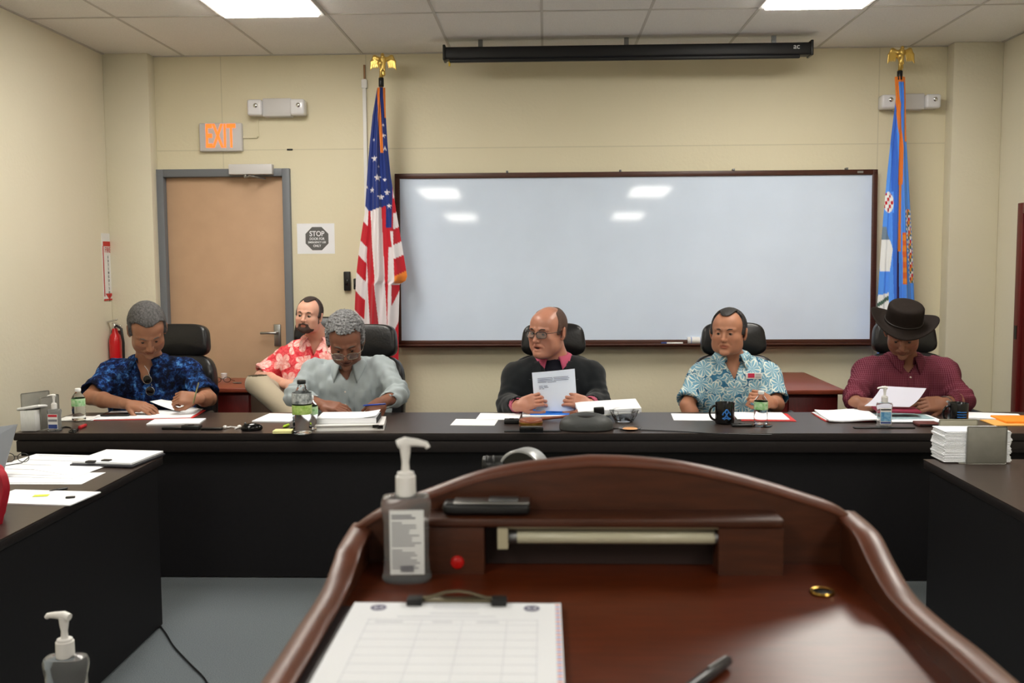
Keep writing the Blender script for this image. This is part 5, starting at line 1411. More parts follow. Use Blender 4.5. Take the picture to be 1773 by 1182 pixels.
# ================================================================== flags
def flag(name, label, rows, ydepth, pole_px, colour, folds, amp, zbot, grp=None):
    """rows: (py, x_left, x_right) outline in the flag's own plane; built as a closed, folded, hanging cloth"""
    Yp = ydepth; t = thing(name, label, 'flag', (at(pole_px, 500, Yp).x, Yp, 0), 'flags on poles by the whiteboard')
    y0, y1 = rows[0][0], rows[-1][0]; ny = 330; nx = 130; vs = []; cols = []
    for j in range(ny+1):
        py = y0+(y1-y0)*j/ny
        for a, b in zip(rows, rows[1:]):
            if a[0] <= py <= b[0]: f = (py-a[0])/(b[0]-a[0]+1e-9); xl = a[1]+(b[1]-a[1])*f; xr = a[2]+(b[2]-a[2])*f; break
        tt = j/ny
        for side in (0, 1):
            for i in range(nx+1):
                s = i/nx if side == 0 else 1-i/nx
                px = xl+(xr-xl)*s; w_ = math.sin(PI*min(1, max(0, s)))
                am = amp*(.25+.75*min(1, tt*1.6))
                fo = am*(math.sin(folds*PI*s+1.1*tt+.5*math.sin(5*tt))*.6+.3*math.sin(folds*2.3*PI*s+3))
                dy = -(am*1.5*w_)-fo*w_*.9 if side == 0 else (am*1.2*w_)+fo*w_*.5
                p = at(px, py, Yp); vs.append((p.x, Yp+dy, p.z)); cols.append(colour(px, py))
    m = 2*(nx+1); fs = [(j*m+i, j*m+(i+1) % m, (j+1)*m+(i+1) % m, (j+1)*m+i) for j in range(ny) for i in range(m)]
    b = MB().add(vs, fs, 0, True)
    o = b.build('cloth', mat(name+'_cloth', (200, 200, 200), .7, attr='Col', spec=.2, sheen=.2), t, auto=False)
    ca = o.data.color_attributes.new('Col', 'FLOAT_COLOR', 'POINT')
    ca.data.foreach_set('color', np.array([(*c, 1) for c in cols], dtype=np.float32).ravel())
    return t
def seg(v, a, b, va, vb): return va+(vb-va)*min(1, max(0, (v-a)/(b-a)))
cR, cW, cB, cO = srgb(186, 32, 46), srgb(222, 216, 220), srgb(32, 52, 122), srgb(226, 128, 50)
stars = [(196, 428, 13), (209, 501, 14), (187, 546, 12), (222, 574, 12), (244, 556, 13), (235, 389, 10), (229, 341, 9), (252, 607, 10), (193, 356, 6), (235, 508, 8), (213, 457, 4), (166, 535, 7), (228, 300, 6)]
def star_in(cx, cy, r, x, y):
    dx, dy = x-cx, y-cy; d = math.hypot(dx, dy)
    if d > r: return False
    a = math.atan2(dx, -dy) % (2*PI/5); a = min(a, 2*PI/5-a)
    ri = r*.382; # edge from outer tip (angle 0) to the inner vertex (angle 36 deg)
    x1, y1, x2, y2 = r, 0, ri*math.cos(PI/5), ri*math.sin(PI/5)
    px_, py_ = d*math.cos(a), d*math.sin(a)
    return (x2-x1)*(py_-y1)-(y2-y1)*(px_-x1) > 0
def us(px, py):
    x, y = (px-560)*2.19, (py-80)*2.19
    fl = seg(y, 155, 400, 205, 220)
    if y < 405 and fl-2 < x < fl+9: return cO
    if y < 270 and x > seg(y, 155, 260, 226, 232): return cO
    xb = seg(x, 158, 175, 605, 626) if x < 175 else (seg(x, 175, 235, 626, 608) if x < 240 else 690)
    if (y < xb and x < 262) or (y < 500): 
        for c in stars:
            if star_in(c[0], c[1], c[2], x, y): return cW
        return cB
    L1 = seg(y, 626, 1030, 173, 158)
    if x < L1:
        k = y-(x-L1)*.9
        for lim, c in ((682, cW), (762, cR), (822, cW), (892, cR), (962, cW), (1035, cR), (1110, cW), (1190, cR)):
            if k < lim: return c
        return cW
    if y > 800 and x < seg(y, 800, 1060, 165, 184): return cW
    if x < seg(y, 640, 1060, 180, 214): return cR
    if x < seg(y, 615, 1060, 223, 245): return cW
    if x < (seg(y, 615, 760, 245, 262) if y < 760 else seg(y, 760, 1060, 250, 246)): return cR
    if x < seg(y, 500, 880, 262, 272) or y > 905:
        if y > 905: 
            k = y+(x-250)*2.2
            return cR if (k < 1010 and x > 262) or k > 1120 else cW
        return cW if y > 700 else cR
    k = y+(x-272)*.5
    for lim, c in ((572, cW), (632, cR), (692, cW), (752, cR), (806, cW), (872, cR)):
        if k < lim: return c
    return cO if y < 898 else cW
f1 = flag('striped_flag', 'star and stripe flag with gold fringe hanging left of the whiteboard',
     [(152, 653, 667), (200, 645, 668), (250, 640, 671), (300, 636, 676), (365, 632, 686), (430, 622, 697), (478, 616.5, 705), (486, 616, 702), (492, 616, 692), (560, 613, 690), (640, 612, 690), (800, 614, 688)],
     6.86, 658, us, 5, .05, 800)
BL, BD, wt, gr = srgb(82, 146, 240), srgb(56, 106, 206), srgb(226, 228, 230), srgb(70, 96, 84)
def nm(px, py):
    x, y = (px-1480)*2.41, (py-70)*2.41
    fx = seg(y, 160, 450, 172, 188) if y < 450 else seg(y, 450, 880, 188, 178)
    if y < 880 and abs(x-fx) < (8 if y < 600 else 5): return cO
    if y < 420 and x > seg(y, 160, 420, 203, 205): return cO
    if y < 175: return cO
    if 800 < y < 1015 and abs(x-200) < 9: return srgb(236, 140, 40) if int(y/22) % 2 else srgb(226, 104, 40)
    if x < 156:
        if 630 < y < 720 and x > 122:
            return (cR if (int((y-630)/14)+int(x/7)) % 3 == 0 else wt) if (x-138)**2/300+(y-676)**2/1900 < 1 else BL
        if 778 < y < 965 and x > 104: 
            e = seg(y, 778, 870, 128, 150) if y < 870 else seg(y, 870, 965, 150, 138)
            if x < e: return wt if y > 830 else srgb(110, 130, 150)
        if 1046 < y < 1130 and x < 134: return (gr if abs((y-1090)-(x-112)*-.8) < 9 else wt) if y > 1052+(134-x)*.3 else BL
    if x > 196 and 705 < y < 1010:
        cx = seg(y, 705, 1010, 218, 236); d = x-cx
        if abs(d) < 14:
            k = (int(y/13)+int((x+200)/7)) % 4
            return (wt, cR, srgb(222, 150, 60), gr)[k] if abs(d) < 8 else (wt if int(y/9) % 2 else BL)
    if y > 870 and 168 < x < 176: return srgb(62, 46, 96)  # shade of a fold, painted into the cloth as a dark purple line
    return BL if (x < 150 or x > 172) else BD
f2 = flag('blue_flag', 'bright blue flag with orange fringe hanging right of the whiteboard',
     [(133, 1549, 1567), (170, 1551, 1568), (236, 1543, 1569), (302, 1536, 1573), (380, 1529, 1577), (430, 1525, 1580), (540, 1518, 1584), (640, 1519, 1584), (800, 1523, 1580)],
     6.86, 1557, nm, 6, .04, 800)
M_POLE = mat('varnished_pole', (120, 84, 46), .4)
def pole_and_eagle(t, ex, ey, ptop, pbot):
    Y = 6.86; e = at(ex, ey, Y); a = at(ptop, ey+30, Y); b = at(pbot, 760, Y); x = e.x
    MB().cyl((b.x, Y, .08), (a.x, Y, a.z), .0125).build('pole', M_POLE, t)
    MB().lathe([(.16, 0), (.165, .02), (.12, .045), (.05, .06), (.03, .12), (.018, .13)], (b.x, Y, 0), 32).build('base', M_BRASS, t)
    MB().cyl((a.x, Y, a.z-.04), (a.x, Y, a.z+.02), .018).build('collar', M_BLACK, t)
    MB().lathe([(.012, 0), (.016, .004), (.012, .012), (.01, .06), (.014, .075), (.022, .085), (.026, .1), (.02, .115), (.008, .12)], (a.x, Y, a.z+.02), 20).build('ferrule', M_GOLD, t)
    S = SDF(); S.frame((x, Y, e.z), np.eye(3))
    S.cone((0, 0, -.035), (0, -.004, .03), .015, .02, .01); S.ell((0, -.012, .056), (.012, .015, .013), .01); S.cone((0, -.02, .056), (.006, -.036, .05), .005, .002, .004)
    S.cone((0, .004, -.03), (0, .006, -.07), .012, .016, .008, flat=(1, .5))
    for s in (-1, 1):
        S.cone((s*.012, 0, .026), (s*.058, .01, .045), .014, .012, .01, flat=(1, .5)); S.cone((s*.058, .01, .045), (s*.082, .012, .014), .012, .008, .008, flat=(1, .5))
        for i in range(5):
            u = i/4; S.cone((s*(.03+.05*u), .008, .036-.02*u), (s*(.04+.048*u), .01, -.03+.0*u-(.012 if i == 4 else 0)), .008, .004, .003, flat=(1, .5))
        S.cone((s*.008, -.006, -.03), (s*.012, -.01, -.05), .006, .004, .004)
    S.build('eagle', M_GOLD, t, (x-.11, Y-.06, e.z-.1), (x+.11, Y+.05, e.z+.09), .003)
pole_and_eagle(f1, 663, 110, 660, 652); pole_and_eagle(f2, 1561, 98, 1558, 1553)

# ================================================================== papers and things on the head table
def P2(px, py, z=TOPZ): return on(px, py, z)
def paper(label, cpx, cpy, w, l, a=0, n=1, z=TOPZ, curl=0, name='paper', m=None, group='loose papers on the tables', ink=0, cat='paper', lift=None, th=None):
    c = on(cpx, cpy, z); t = thing(name, label, cat, (c.x, c.y, z), group)
    th = th or .0012+.0001*n
    sheet(c, w, l, a, z, curl, th, lift=lift).build('sheet', m or M_PAPER, t)
    if ink:
        b = MB(); R = rz(a); random.seed(int(cpx))
        for k in range(ink):
            ww = w*random.uniform(.45, .8); v = l*(.42-.84*k/max(1, ink-1)) if ink > 1 else 0
            p = V((c.x, c.y, z+th+.0009))+R @ V((-w*.42+ww/2, v, 0)); b.box(p, (ww, .0022, .0003), R)
        b.build('print', M_INK, t)
    return t, c
# --- man in blue: folder, sheets, phone
def folder(label, cpx, cpy, w, l, a, m_cov, n_open=True, z=TOPZ, tilt=0, group='open folders'):
    c = on(cpx, cpy, z); t = thing('folder', label, 'folder', (c.x, c.y, z), group)
    sheet(c, w, l, a, z, 0, .003).build('cover', m_cov, t)
    R = rz(a); c2 = c+R @ V((-.006, -.002, 0)); s_ = sheet(c2, w-.02, l-.016, a+.03, z+.0035, 0, .004); s_.build('papers', M_PAPER, t); return t, c
paper('white sheet under the left end of the red folder by the man in blue', 205, 722, .26, .19, .15)
t, c = folder('open red folder with white papers before the man in blue', 262, 719, .5, .29, .1, M_RED)
p = on(306, 705, TOPZ+.02); t = thing('paper', 'white page curling up under the hand of the man in blue', 'paper', (p.x, p.y, TOPZ+.009), 'loose papers on the tables')
sheet((p.x, p.y), .26, .13, -.42, TOPZ+.0085, 0, .001, lift=lambda u, v: .045*max(0, .5-u)**1.6).build('sheet', M_PAPER, t)
paper('thin white paper stack in front of the red folder', 306, 731, .26, .15, .12, th=.007)
p = on(204, 718, TOPZ+.009); t = thing('phone', 'black phone lying on the left of the red folder', 'phone', (p.x, p.y, TOPZ+.009), 'phones on the table')
MB().box((p.x, p.y-.01, TOPZ+.0135), (.15, .072, .008), rz(.1), bevel=.003).build('body', M_BLACK, t); MB().box((p.x, p.y-.01, TOPZ+.0178), (.138, .06, .0008), rz(.1)).build('screen', M_BLACKG, t)
def mic_base(label, px, py, w=.1, h=.02, d=.05):
    p = on(px, py, TOPZ); t = thing('microphone_base', label, 'microphone base', (p.x, p.y, TOPZ), 'black desk microphone bases')
    MB().box((p.x, p.y, TOPZ+h/2), (w, d, h), bevel=.005).build('body', M_BLACK, t); MB().box((p.x, p.y-.004, TOPZ+h+.0015), (w*.3, d*.3, .003), bevel=.001).build('button', M_BLACKG, t)
    return t
def stick(label, x0, x1, py, h=.012, m=None, name='name_bar', cat='name plate'):
    a = on(x0, py, TOPZ); b = on(x1, py, TOPZ); t = thing(name, label, cat, ((a.x+b.x)/2, a.y, TOPZ), 'black name bars at the table edge')
    MB().box(((a.x+b.x)/2, a.y, TOPZ+h/2), (b.x-a.x, .03, h), bevel=.002).build('bar', m or M_BLACK, t)
    MB().box(((a.x+b.x)/2, a.y-.0155, TOPZ+h*.5), ((b.x-a.x)*.9, .0015, h*.3)).build('slot', M_BLACKG, t)
stick('black name bar in front of the man in blue, left of the dark base', 282, 316, 743)
mic_base('dark microphone base in front of the red folder', 332, 743, .09, .022)
stick('black name bar right of the dark microphone base', 349, 385, 744)
# earphones
p = on(402, 742, TOPZ); t = thing('earphones', 'small white earphones between the men in blue and grey', 'earphones', (p.x, p.y, TOPZ))
MB().tube([V((p.x-.035, p.y, TOPZ+.004)), V((p.x-.015, p.y+.02, TOPZ+.006)), V((p.x+.005, p.y, TOPZ+.008)), V((p.x+.03, p.y+.012, TOPZ+.005)), V((p.x+.02, p.y-.02, TOPZ+.004))], .004).build('cord', M_WHITEP, t)
for dx, dy in ((-.035, 0), (.032, .012)): MB().ball((p.x+dx, p.y+dy, TOPZ+.0085), (.011, .009, .0085)).build('bud', M_WHITEP, t)
def mouse(label, px, py, ang=0, grp='black computer mice'):
    p = on(px, py, TOPZ); t = thing('computer_mouse', label, 'mouse', (p.x, p.y, TOPZ), grp)
    S = SDF(); S.frame((p.x, p.y, TOPZ+.0), np.array(rz(ang))); S.ell((0, 0, .012), (.052, .031, .026), .01); S.fn(lambda q: q[:, 2]-.0005, (0, 0, 0), .1, .003, 's')
    S.build('body', M_BLACKG, t, (p.x-.07, p.y-.07, TOPZ-.01), (p.x+.07, p.y+.07, TOPZ+.05), .0028)
    MB().cyl(V((p.x, p.y, TOPZ+.036))+rz(ang) @ V((-.03, -.004, 0)), V((p.x, p.y, TOPZ+.036))+rz(ang) @ V((-.03, .004, 0)), .006).build('wheel', M_STEEL, t)
mouse('black mouse lying left of the yellow note pad', 436, 745, .3)
mouse('glossy black mouse beside the mug of the man in the hat', 1641, 742, .2)
# yellow sticky pad, pens
p = on(489, 750, TOPZ); t = thing('sticky_note_pad', 'pale yellow sticky note pad at the edge by the tall water bottle', 'note pad', (p.x, p.y, TOPZ))
MB().box((p.x, p.y+.02, TOPZ+.007), (.09, .065, .013), rz(.05), bevel=.001).build('pad', mat('pale_yellow_paper', (232, 226, 160), .8), t)
def pen(label, a, b, m, r=.0045, grp='pens on the tables', z0=TOPZ, z1=TOPZ, name='pen'):
    A_ = on(*a, z0+r) if not isinstance(a, V) else a; B_ = on(*b, z1+r) if not isinstance(b, V) else b; d = (B_-A_).normalized()
    t = thing(name, label, 'pen', (A_.x, A_.y, min(A_.z, B_.z)-r), grp)
    MB().tube([A_, A_+d*.012, B_-d*.004, B_], [.001, r, r, r*.7], 12).build('barrel', m, t)
    MB().tube([B_+V((0, -r, r*.6)), B_-d*.03+V((0, -r, r*.6))], .0011, 6).build('clip', M_STEEL, t)
    return t
pen('green highlighter behind the yellow note pad', (490, 739), (500, 735), mat('highlighter_green', (176, 214, 40), .4), .007)
pen('black marker behind the yellow note pad', (500, 742), (517, 739), M_BLACK, .006)
# --- grey shirt man
paper('white papers left of the tall water bottle', 484, 724, .2, .25, -.08, curl=.0, th=.006)
p0 = on(602, 744, TOPZ)
bt = thing('ring_binder', 'white ring binder lying under the thick document, by the man in grey', 'binder', (p0.x, p0.y, TOPZ))
R = rz(.12); cb_ = V((p0.x+.0, p0.y+.095, 0))
MB().box(cb_+V((0, 0, TOPZ+.002)), (.33, .25, .004), R).box(cb_+V((0, 0, TOPZ+.026)), (.33, .25, .004), R).box(cb_+R @ V((.163, 0, TOPZ+.014)), (.004, .25, .026), R).build('cover', M_WHITEP, bt)
MB().box(cb_+R @ V((-.012, .0, TOPZ+.014)), (.29, .235, .02), R).build('papers', M_PAPER2, bt)
MB().box(cb_+R @ V((.125, -.126, TOPZ+.02)), (.03, .003, .014), R).build('black_tab', M_BLACK, bt)
zt_ = TOPZ+.028
dk = thing('document_stack', 'thick stapled document lying on the white binder', 'document', (cb_.x, cb_.y, zt_))
cd_ = cb_+R @ V((-.012, .02, 0))
MB().box(cd_+V((0, 0, zt_+.013)), (.29, .2, .025), rz(.06), bevel=.001).build('pages', M_PAPER, dk)
MB().box(cd_+rz(.06) @ V((.146, 0, zt_+.013)), (.003, .2, .026), rz(.06)).build('spine', M_INKD, dk)
sheet((cd_.x+.0, cd_.y), .29, .2, .06, zt_+.026, 0, .001, lift=lambda u, v: .06*max(0, u-.22)**1.3).build('turning_page', M_PAPER, dk)
pen('blue pen held across the right hand of the man in grey', P3(628, 702, 5.1), P3(668, 699, 5.07), mat('blue_pen', (38, 70, 170), .35), .0045)
pen('slim silver pen held upright in the writing hand of the man in blue', P3(334, 700, 5.03), P3(344, 662, 5.06), mat('olive_metal_pen', (140, 140, 100), .3, metal=.6), .004)
# --- bottles
def water_bottle(label, px, py, H, r, capm, labm, lz=(.5, .75), name='water_bottle', cap_h=.016):
    p = on(px, py, TOPZ); x, y = p.x, p.y; t = thing(name, label, 'bottle', (x, y, TOPZ), 'plastic water bottles')
    hb = H-cap_h; pr = [(r*.85, 0), (r, .006)]; k = 9; z = .012
    for i in range(k): pr += [(r, z+i*hb*.07), (r*.955, z+(i+.5)*hb*.07)]
    z = z+k*hb*.07; pr += [(r, z), (r*.98, z+hb*.05), (r*.8, z+hb*.13), (r*.5, z+hb*.22), (r*.36, hb-.004), (r*.36, hb)]
    pr = [q for q in pr if q[1] <= hb]
    MB().lathe(pr, (x, y, TOPZ), 32).build('bottle_body', M_CLEAR, t)
    zz = hb*.66; prw = [(a*.955, b) for a, b in pr if .003 < b < zz]
    w_ = MB().lathe([(r*.82, .003)]+prw+[(r*.93, zz)], (x, y, TOPZ), 32).build('water', M_WATER, t)
    MB().lathe([(r*1.012, lz[0]*hb), (r*1.018, lz[0]*hb+.001), (r*1.018, lz[1]*hb-.001), (r*1.012, lz[1]*hb)], (x, y, TOPZ), 32, cap=False).build('label', labm, t)
    MB().lathe([(r*.43, 0), (r*.45, .002), (r*.45, cap_h-.002), (r*.4, cap_h)], (x, y, TOPZ+hb-.001), 24).build('cap', capm, t)
    return t, p
M_GLAB = mat('green_bottle_label', (88, 182, 84), .4, noise=.3, nscale=60, rgb2=(210, 232, 200)); M_GLAB2 = mat('lime_bottle_label', (132, 178, 60), .4, noise=.3, nscale=60, rgb2=(200, 220, 140))
M_WCAP = mat('white_cap', (232, 232, 232), .4)
p = on(130, 727, TOPZ); t = thing('napkin', 'white napkins lying under the small green-labelled bottle', 'napkin', (p.x, p.y, TOPZ))
MB().box((p.x+.0, p.y+.03, TOPZ+.003), (.17, .13, .005), rz(.1), bevel=.002).build('sheet', M_PAPER2, t)
def bottle_on(label, px, py, dz=0, **k):
    t, p = water_bottle(label, px, py, .166, .0335, M_WCAP, M_GLAB, lz=(.5, .76), **k)
    if dz: t.location.z += dz
    return t, p
bottle_on('small green-labelled water bottle by the left sanitizer', 137, 729, .0056)
bottle_on('small green-labelled water bottle behind the tall clear one', 539, 743)
bottle_on('small green-labelled water bottle right of the black mug', 1317, 736, .0045)
t, p = water_bottle('tall clear water bottle with black cap before the man in grey', 524, 750, .256, .046, M_BLACK, M_GLAB2, lz=(.4, .58), cap_h=.018)
MB().lathe([(.047, .145), (.0472, .1455), (.0472, .195), (.047, .1955)], (p.x, p.y, TOPZ), 32, cap=False).build('upper_label', mat('bottle_upper_label', (44, 56, 60), .4, noise=.8, nscale=45, rgb2=(220, 226, 226)), t)
p = on(1318, 737, TOPZ); t = thing('coaster', 'clear round coaster under the bottle right of the mug', 'coaster', (p.x, p.y, TOPZ), 'round coasters')
MB().lathe([(.05, 0), (.053, .002), (.053, .004), (.05, .0045)], (p.x, p.y, TOPZ), 32).build('disc', M_GLASS, t)
# --- left end: napkin holder, sanitizer, cable
def napkins(label, xc, y, z, w, d, h, side, group='metal napkin holders'):
    """upright metal plates with a napkin stack between them; side = plate normal along x or y"""
    t = thing('napkin_holder', label, 'napkin holder', (xc, y, z), group); return t
p = on(52, 747, TOPZ); q = on(83, 738, TOPZ); nh = thing('napkin_holder', 'metal napkin holder with white napkins at the left end of the head table', 'napkin holder', (p.x, p.y+.1, TOPZ), 'metal napkin holders')
nx_, ny_ = p.x+.02, p.y+.06
M_PLATE = mat('grey_metal_plate', (138, 136, 128), .42, metal=.3, noise=.1, nscale=30)
MB().box((nx_+.035, ny_+.03, TOPZ+.082), (.004, .14, .16), rz(-.15), bevel=.006).build('plate', M_PLATE, nh)
MB().box((nx_-.045, ny_+.05, TOPZ+.09), (.004, .15, .178), rz(-.5), bevel=.006).build('plate', M_PLATE, nh)
MB().box((nx_-.005, ny_+.03, TOPZ+.002), (.09, .15, .004)).build('base', M_PLATE, nh)
m_ = MB()
for k in range(14): m_.box((nx_-.048+k*.0052, ny_-.012, TOPZ+.004+.05), (.0042, .125, .1), rz(-.12), bevel=.0012, seg=1)
m_.build('napkin_stack', M_PAPER2, nh)
MB().box((nx_-.02, ny_-.02, TOPZ+.112), (.11, .11, .014), rx(-.12) @ ry(-.16), bevel=.005).build('folded_napkin', M_PAPER2, nh)
def small_sanitizer(label, px, py, H, W_, lab):
    p = on(px, py, TOPZ); t, hb, w2, d2 = pump_bottle('sanitizer_bottle', label, p.x, p.y+.02, TOPZ, H, W_, 0, nozzle=PI)
    ly = p.y+.02-d2*.92-.001
    MB().box((p.x, ly, TOPZ+hb*.45), (W_*.72, .0012, hb*.66)).build('label', M_WHITEP, t)
    for c, (dz, h) in lab: MB().box((p.x, ly-.001, TOPZ+hb*(.45+dz)), (W_*.66, .0008, hb*h)).build('label_print', c, t)
    return t
M_NAVYP = mat('navy_print', (46, 66, 130), .5); M_REDP = mat('red_print', (196, 44, 60), .5); M_SKYP = mat('sky_print', (48, 128, 186), .5, noise=.5, nscale=60, rgb2=(150, 196, 220))
small_sanitizer('small sanitizer pump bottle beside the left napkin holder', 92, 747, .178, .066, [(M_REDP, (.26, .1)), (M_INK, (.05, .1)), (M_NAVYP, (-.22, .18))])
small_sanitizer('sanitizer pump bottle with blue label before the man in the hat', 1533, 739, .193, .075, [(M_SKYP, (-.02, .38)), (M_NAVYP, (-.27, .07)), (M_INKD, (.27, .05))])
def cable(label, pts, r=.0025, m=None, name='cable', grp='thin black cables'):
    t = thing(name, label, 'cable', tuple(pts[0]), grp); pp_ = smooth3(pts); MB().tube(pp_, r, 6).build('cord', m or M_BLACK, t); return t
def smooth3(pts, n=10):
    pts = [V(p) for p in pts]; out = []
    for i in range(len(pts)-1):
        p0, p1, p2, p3 = pts[max(i-1, 0)], pts[i], pts[i+1], pts[min(i+2, len(pts)-1)]
        for k in range(n):
            f = k/n; out.append(.5*((2*p1)+(p2-p0)*f+(2*p0-5*p1+4*p2-p3)*f*f+(p1*3-p0-3*p2+p3)*f**3))
    return out+[pts[-1]]
O = lambda x, y, z=.003: on(x, y, TOPZ+z)
tc_ = cable('black cable with a red plug lying in front of the small bottle', [O(97, 745), O(112, 739), O(124, 741), O(120, 747), O(130, 748), O(135, 741), O(142, 738), O(150, 735)], .004)
MB().cyl(O(138, 740, .008), O(148, 736, .008), .009).build('red_plug', mat('red_plug', (170, 30, 36), .4), tc_)
MB().cyl(O(126, 746, .006), O(134, 744, .006), .007).build('connector', M_BLACK, tc_)
cable('thin black cable running right from the speakerphone along the table edge', [O(1058, 741), O(1110, 744), O(1180, 747), O(1230, 750), O(1290, 751.5), O(1336, 752)], .0022)
p = on(1600, 748, TOPZ)
# floor cable
fl = [on(x, y, .006) for x, y in ((276, 1082), (288, 1098), (300, 1118), (322, 1142), (340, 1160), (352, 1172), (362, 1188))]
t = thing('cable', 'thin black cable lying on the grey carpet at lower left', 'cable', tuple(fl[0])); MB().tube(smooth3(fl), .0035, 6).build('cord', M_BLACK, t)
# --- centre
paper('white sheet left of the stapler, nearest the table edge', 822, 731, .22, .19, -.06)
paper('white sheet overlapping the one before it, by the man in the jacket', 864, 721, .22, .21, -.05, z=TOPZ+.0018)
mic_base('black stapler-like block beside the gavel block', 886, 733, .075, .024, .045)
stick('black name bar under the wooden gavel block', 873, 971, 747, .006)
p = on(920, 748, TOPZ+.007); t = thing('name_bar', 'black name plate block with pale top before the gavel block', 'name plate', (p.x, p.y, TOPZ+.0062))
MB().box((p.x, p.y, TOPZ+.0062+.013), (.112, .026, .026), bevel=.003).build('bar', M_BLACKG, t); MB().box((p.x, p.y+.004, TOPZ+.0335), (.1, .014, .0025)).build('pale_strip', M_METAL, t)
p = on(919, 739, TOPZ); gv = thing('gavel_block', 'round wooden sounding block with a brass band', 'gavel block', (p.x, p.y+.03, TOPZ))
M_GW = mat('reddish_wood', (142, 78, 52), .35, noise=.3, nscale=30)
MB().lathe([(.056, 0), (.058, .003), (.058, .008)], (p.x, p.y+.03, TOPZ), 36).lathe([(.057, .02), (.057, .03), (.052, .036), (.04, .037)], (p.x, p.y+.03, TOPZ), 36).build('wood', M_GW, gv)
MB().lathe([(.0575, .007), (.059, .009), (.059, .022), (.0575, .023)], (p.x, p.y+.03, TOPZ), 36).build('brass_band', M_BRASS, gv)
a = on(937, 724, TOPZ+.014); b = on(985, 722, TOPZ+.016); t = thing('gavel', 'wooden gavel lying behind the grey speakerphone', 'gavel', (a.x, a.y, TOPZ+.0))
a.z = TOPZ+.012; b.z = TOPZ+.02
MB().tube([a, a.lerp(b, .3), a.lerp(b, .7), b], [.0095, .008, .007, .009], 12).build('handle', M_GW, t)
hb_ = b+V((.035, .0, .008)); ah = V((.35, 1, 0)).normalized()
MB().lathe([(.019, -.04), (.024, -.037), (.024, -.024), (.019, -.02), (.021, 0), (.019, .02), (.024, .024), (.024, .037), (.019, .04)], hb_, 24, ah.to_track_quat('Z', 'Y').to_matrix()).build('head', M_GW, t)
MB().tube([b, hb_], .007).build('neck', M_GW, t)
# speakerphone
p = on(1016, 748, TOPZ); sc0 = V((p.x, p.y+.09, TOPZ)); t = thing('speakerphone', 'dark grey rounded conference speakerphone in the middle of the head table', 'speakerphone', tuple(sc0))
S = SDF(); S.frame(sc0, np.eye(3))
def pod(q):
    a = np.arctan2(q[:, 1], q[:, 0]); r = np.sqrt(q[:, 0]**2+(q[:, 1]*1.28)**2); rr = .128*(1+.06*np.cos(3*a+PI/2)); k = r/rr
    top = .022+.058*np.sqrt(np.clip(1-k**2.4, 0, 1)); return np.maximum((r-rr)*.8, (q[:, 2]-np.where(k < 1, top, .022))*.6)
S.fn(pod, (0, 0, .04), .16, .004); S.fn(lambda q: q[:, 2]-.003, (0, 0, 0), .2, .003, 's')
S.ell((0, -.028, .092), (.074, .05, .022), .012, 's')
S.build('body', mat('dark_grey_plastic', (62, 64, 64), .5, bump=.15, bscale=600), t, (sc0.x-.16, sc0.y-.14, TOPZ-.01), (sc0.x+.16, sc0.y+.14, TOPZ+.1), .0028)
MB().ball(sc0+V((0, -.03, .066)), (.06, .038, .008)).build('keypad', M_BLACK, t)
MB().box(sc0+V((.078, -.072, .024)), (.016, .008, .008), rz(.5), bevel=.002).build('port', M_BLACKG, t)
# blue folder and sheet the speaking man holds
c = on(955, 717, TOPZ); t = thing('folder', 'bright blue folder under the hands of the man in the jacket', 'folder', (c.x, c.y, TOPZ))
sheet((c.x-.02, c.y-.01), .27, .17, .03, TOPZ, 0, .006).build('papers', M_PAPER, t)
sheet((c.x+.012, c.y+.02), .25, .17, .0, TOPZ+.0065, 0, .004, lift=lambda u, v: .012*max(0, v+.1)).build('cover', M_BLUEF, t)
a = at(921, 645, 5.16); b = at(995, 638, 5.16); c = at(1000, 712, 5.128); d = at(926, 711, 5.128)
t = thing('paper', 'printed letter held upright by the man in the dark jacket', 'paper', ((c.x+d.x)/2, c.y, d.z))
b_ = MB(); n = 8; vs = []
for off in (0, .0012):
    for j in range(n+1):
        for i in range(n+1):
            u, v = i/n, j/n; p = a.lerp(b, u).lerp(d.lerp(c, u), v); p.y += off-.012*math.sin(PI*u)+.01*v*v; vs.append(p)
fs = []; q = (n+1)**2
for j in range(n):
    for i in range(n): k = j*(n+1)+i; fs += [(k, k+n+1, k+n+2, k+1), (q+k, q+k+1, q+k+n+2, q+k+n+1)]
e = list(range(n+1))+[j*(n+1)+n for j in range(1, n+1)]+[n*(n+1)+i for i in range(n-1, -1, -1)]+[j*(n+1) for j in range(n-1, 0, -1)]
fs += [(x, y, q+y, q+x) for x, y in zip(e, e[1:]+e[:1])]
sheet_fs = list(fs); b_.add(vs, fs, 0, True).build('sheet', mat('cool_white_paper', (222, 232, 250), .8), t)
ik = MB(); random.seed(5)
for k, (v, w0, w1) in enumerate(((.16, .12, .84), (.195, .12, .86), (.23, .12, .84), (.265, .12, .55), (.36, .14, .34), (.395, .14, .36), (.43, .14, .26))):
    for (uu0, uu1) in ((w0, (w0+w1)/2-.01), ((w0+w1)/2+.01, w1)):
        p = a.lerp(b, uu0).lerp(d.lerp(c, uu0), v); p2 = a.lerp(b, uu1).lerp(d.lerp(c, uu1), v); p3 = (p+p2)/2
        um = (uu0+uu1)/2; yy = p3.y-.012*math.sin(PI*um)+.01*v*v-.003
        ik.box((p3.x, yy, p3.z), ((p2-p).length, .0005, .0028), ry(math.atan2(p.z-p2.z, p2.x-p.x)))
ik.build('print', mat('grey_print', (128, 134, 156), .8), t)
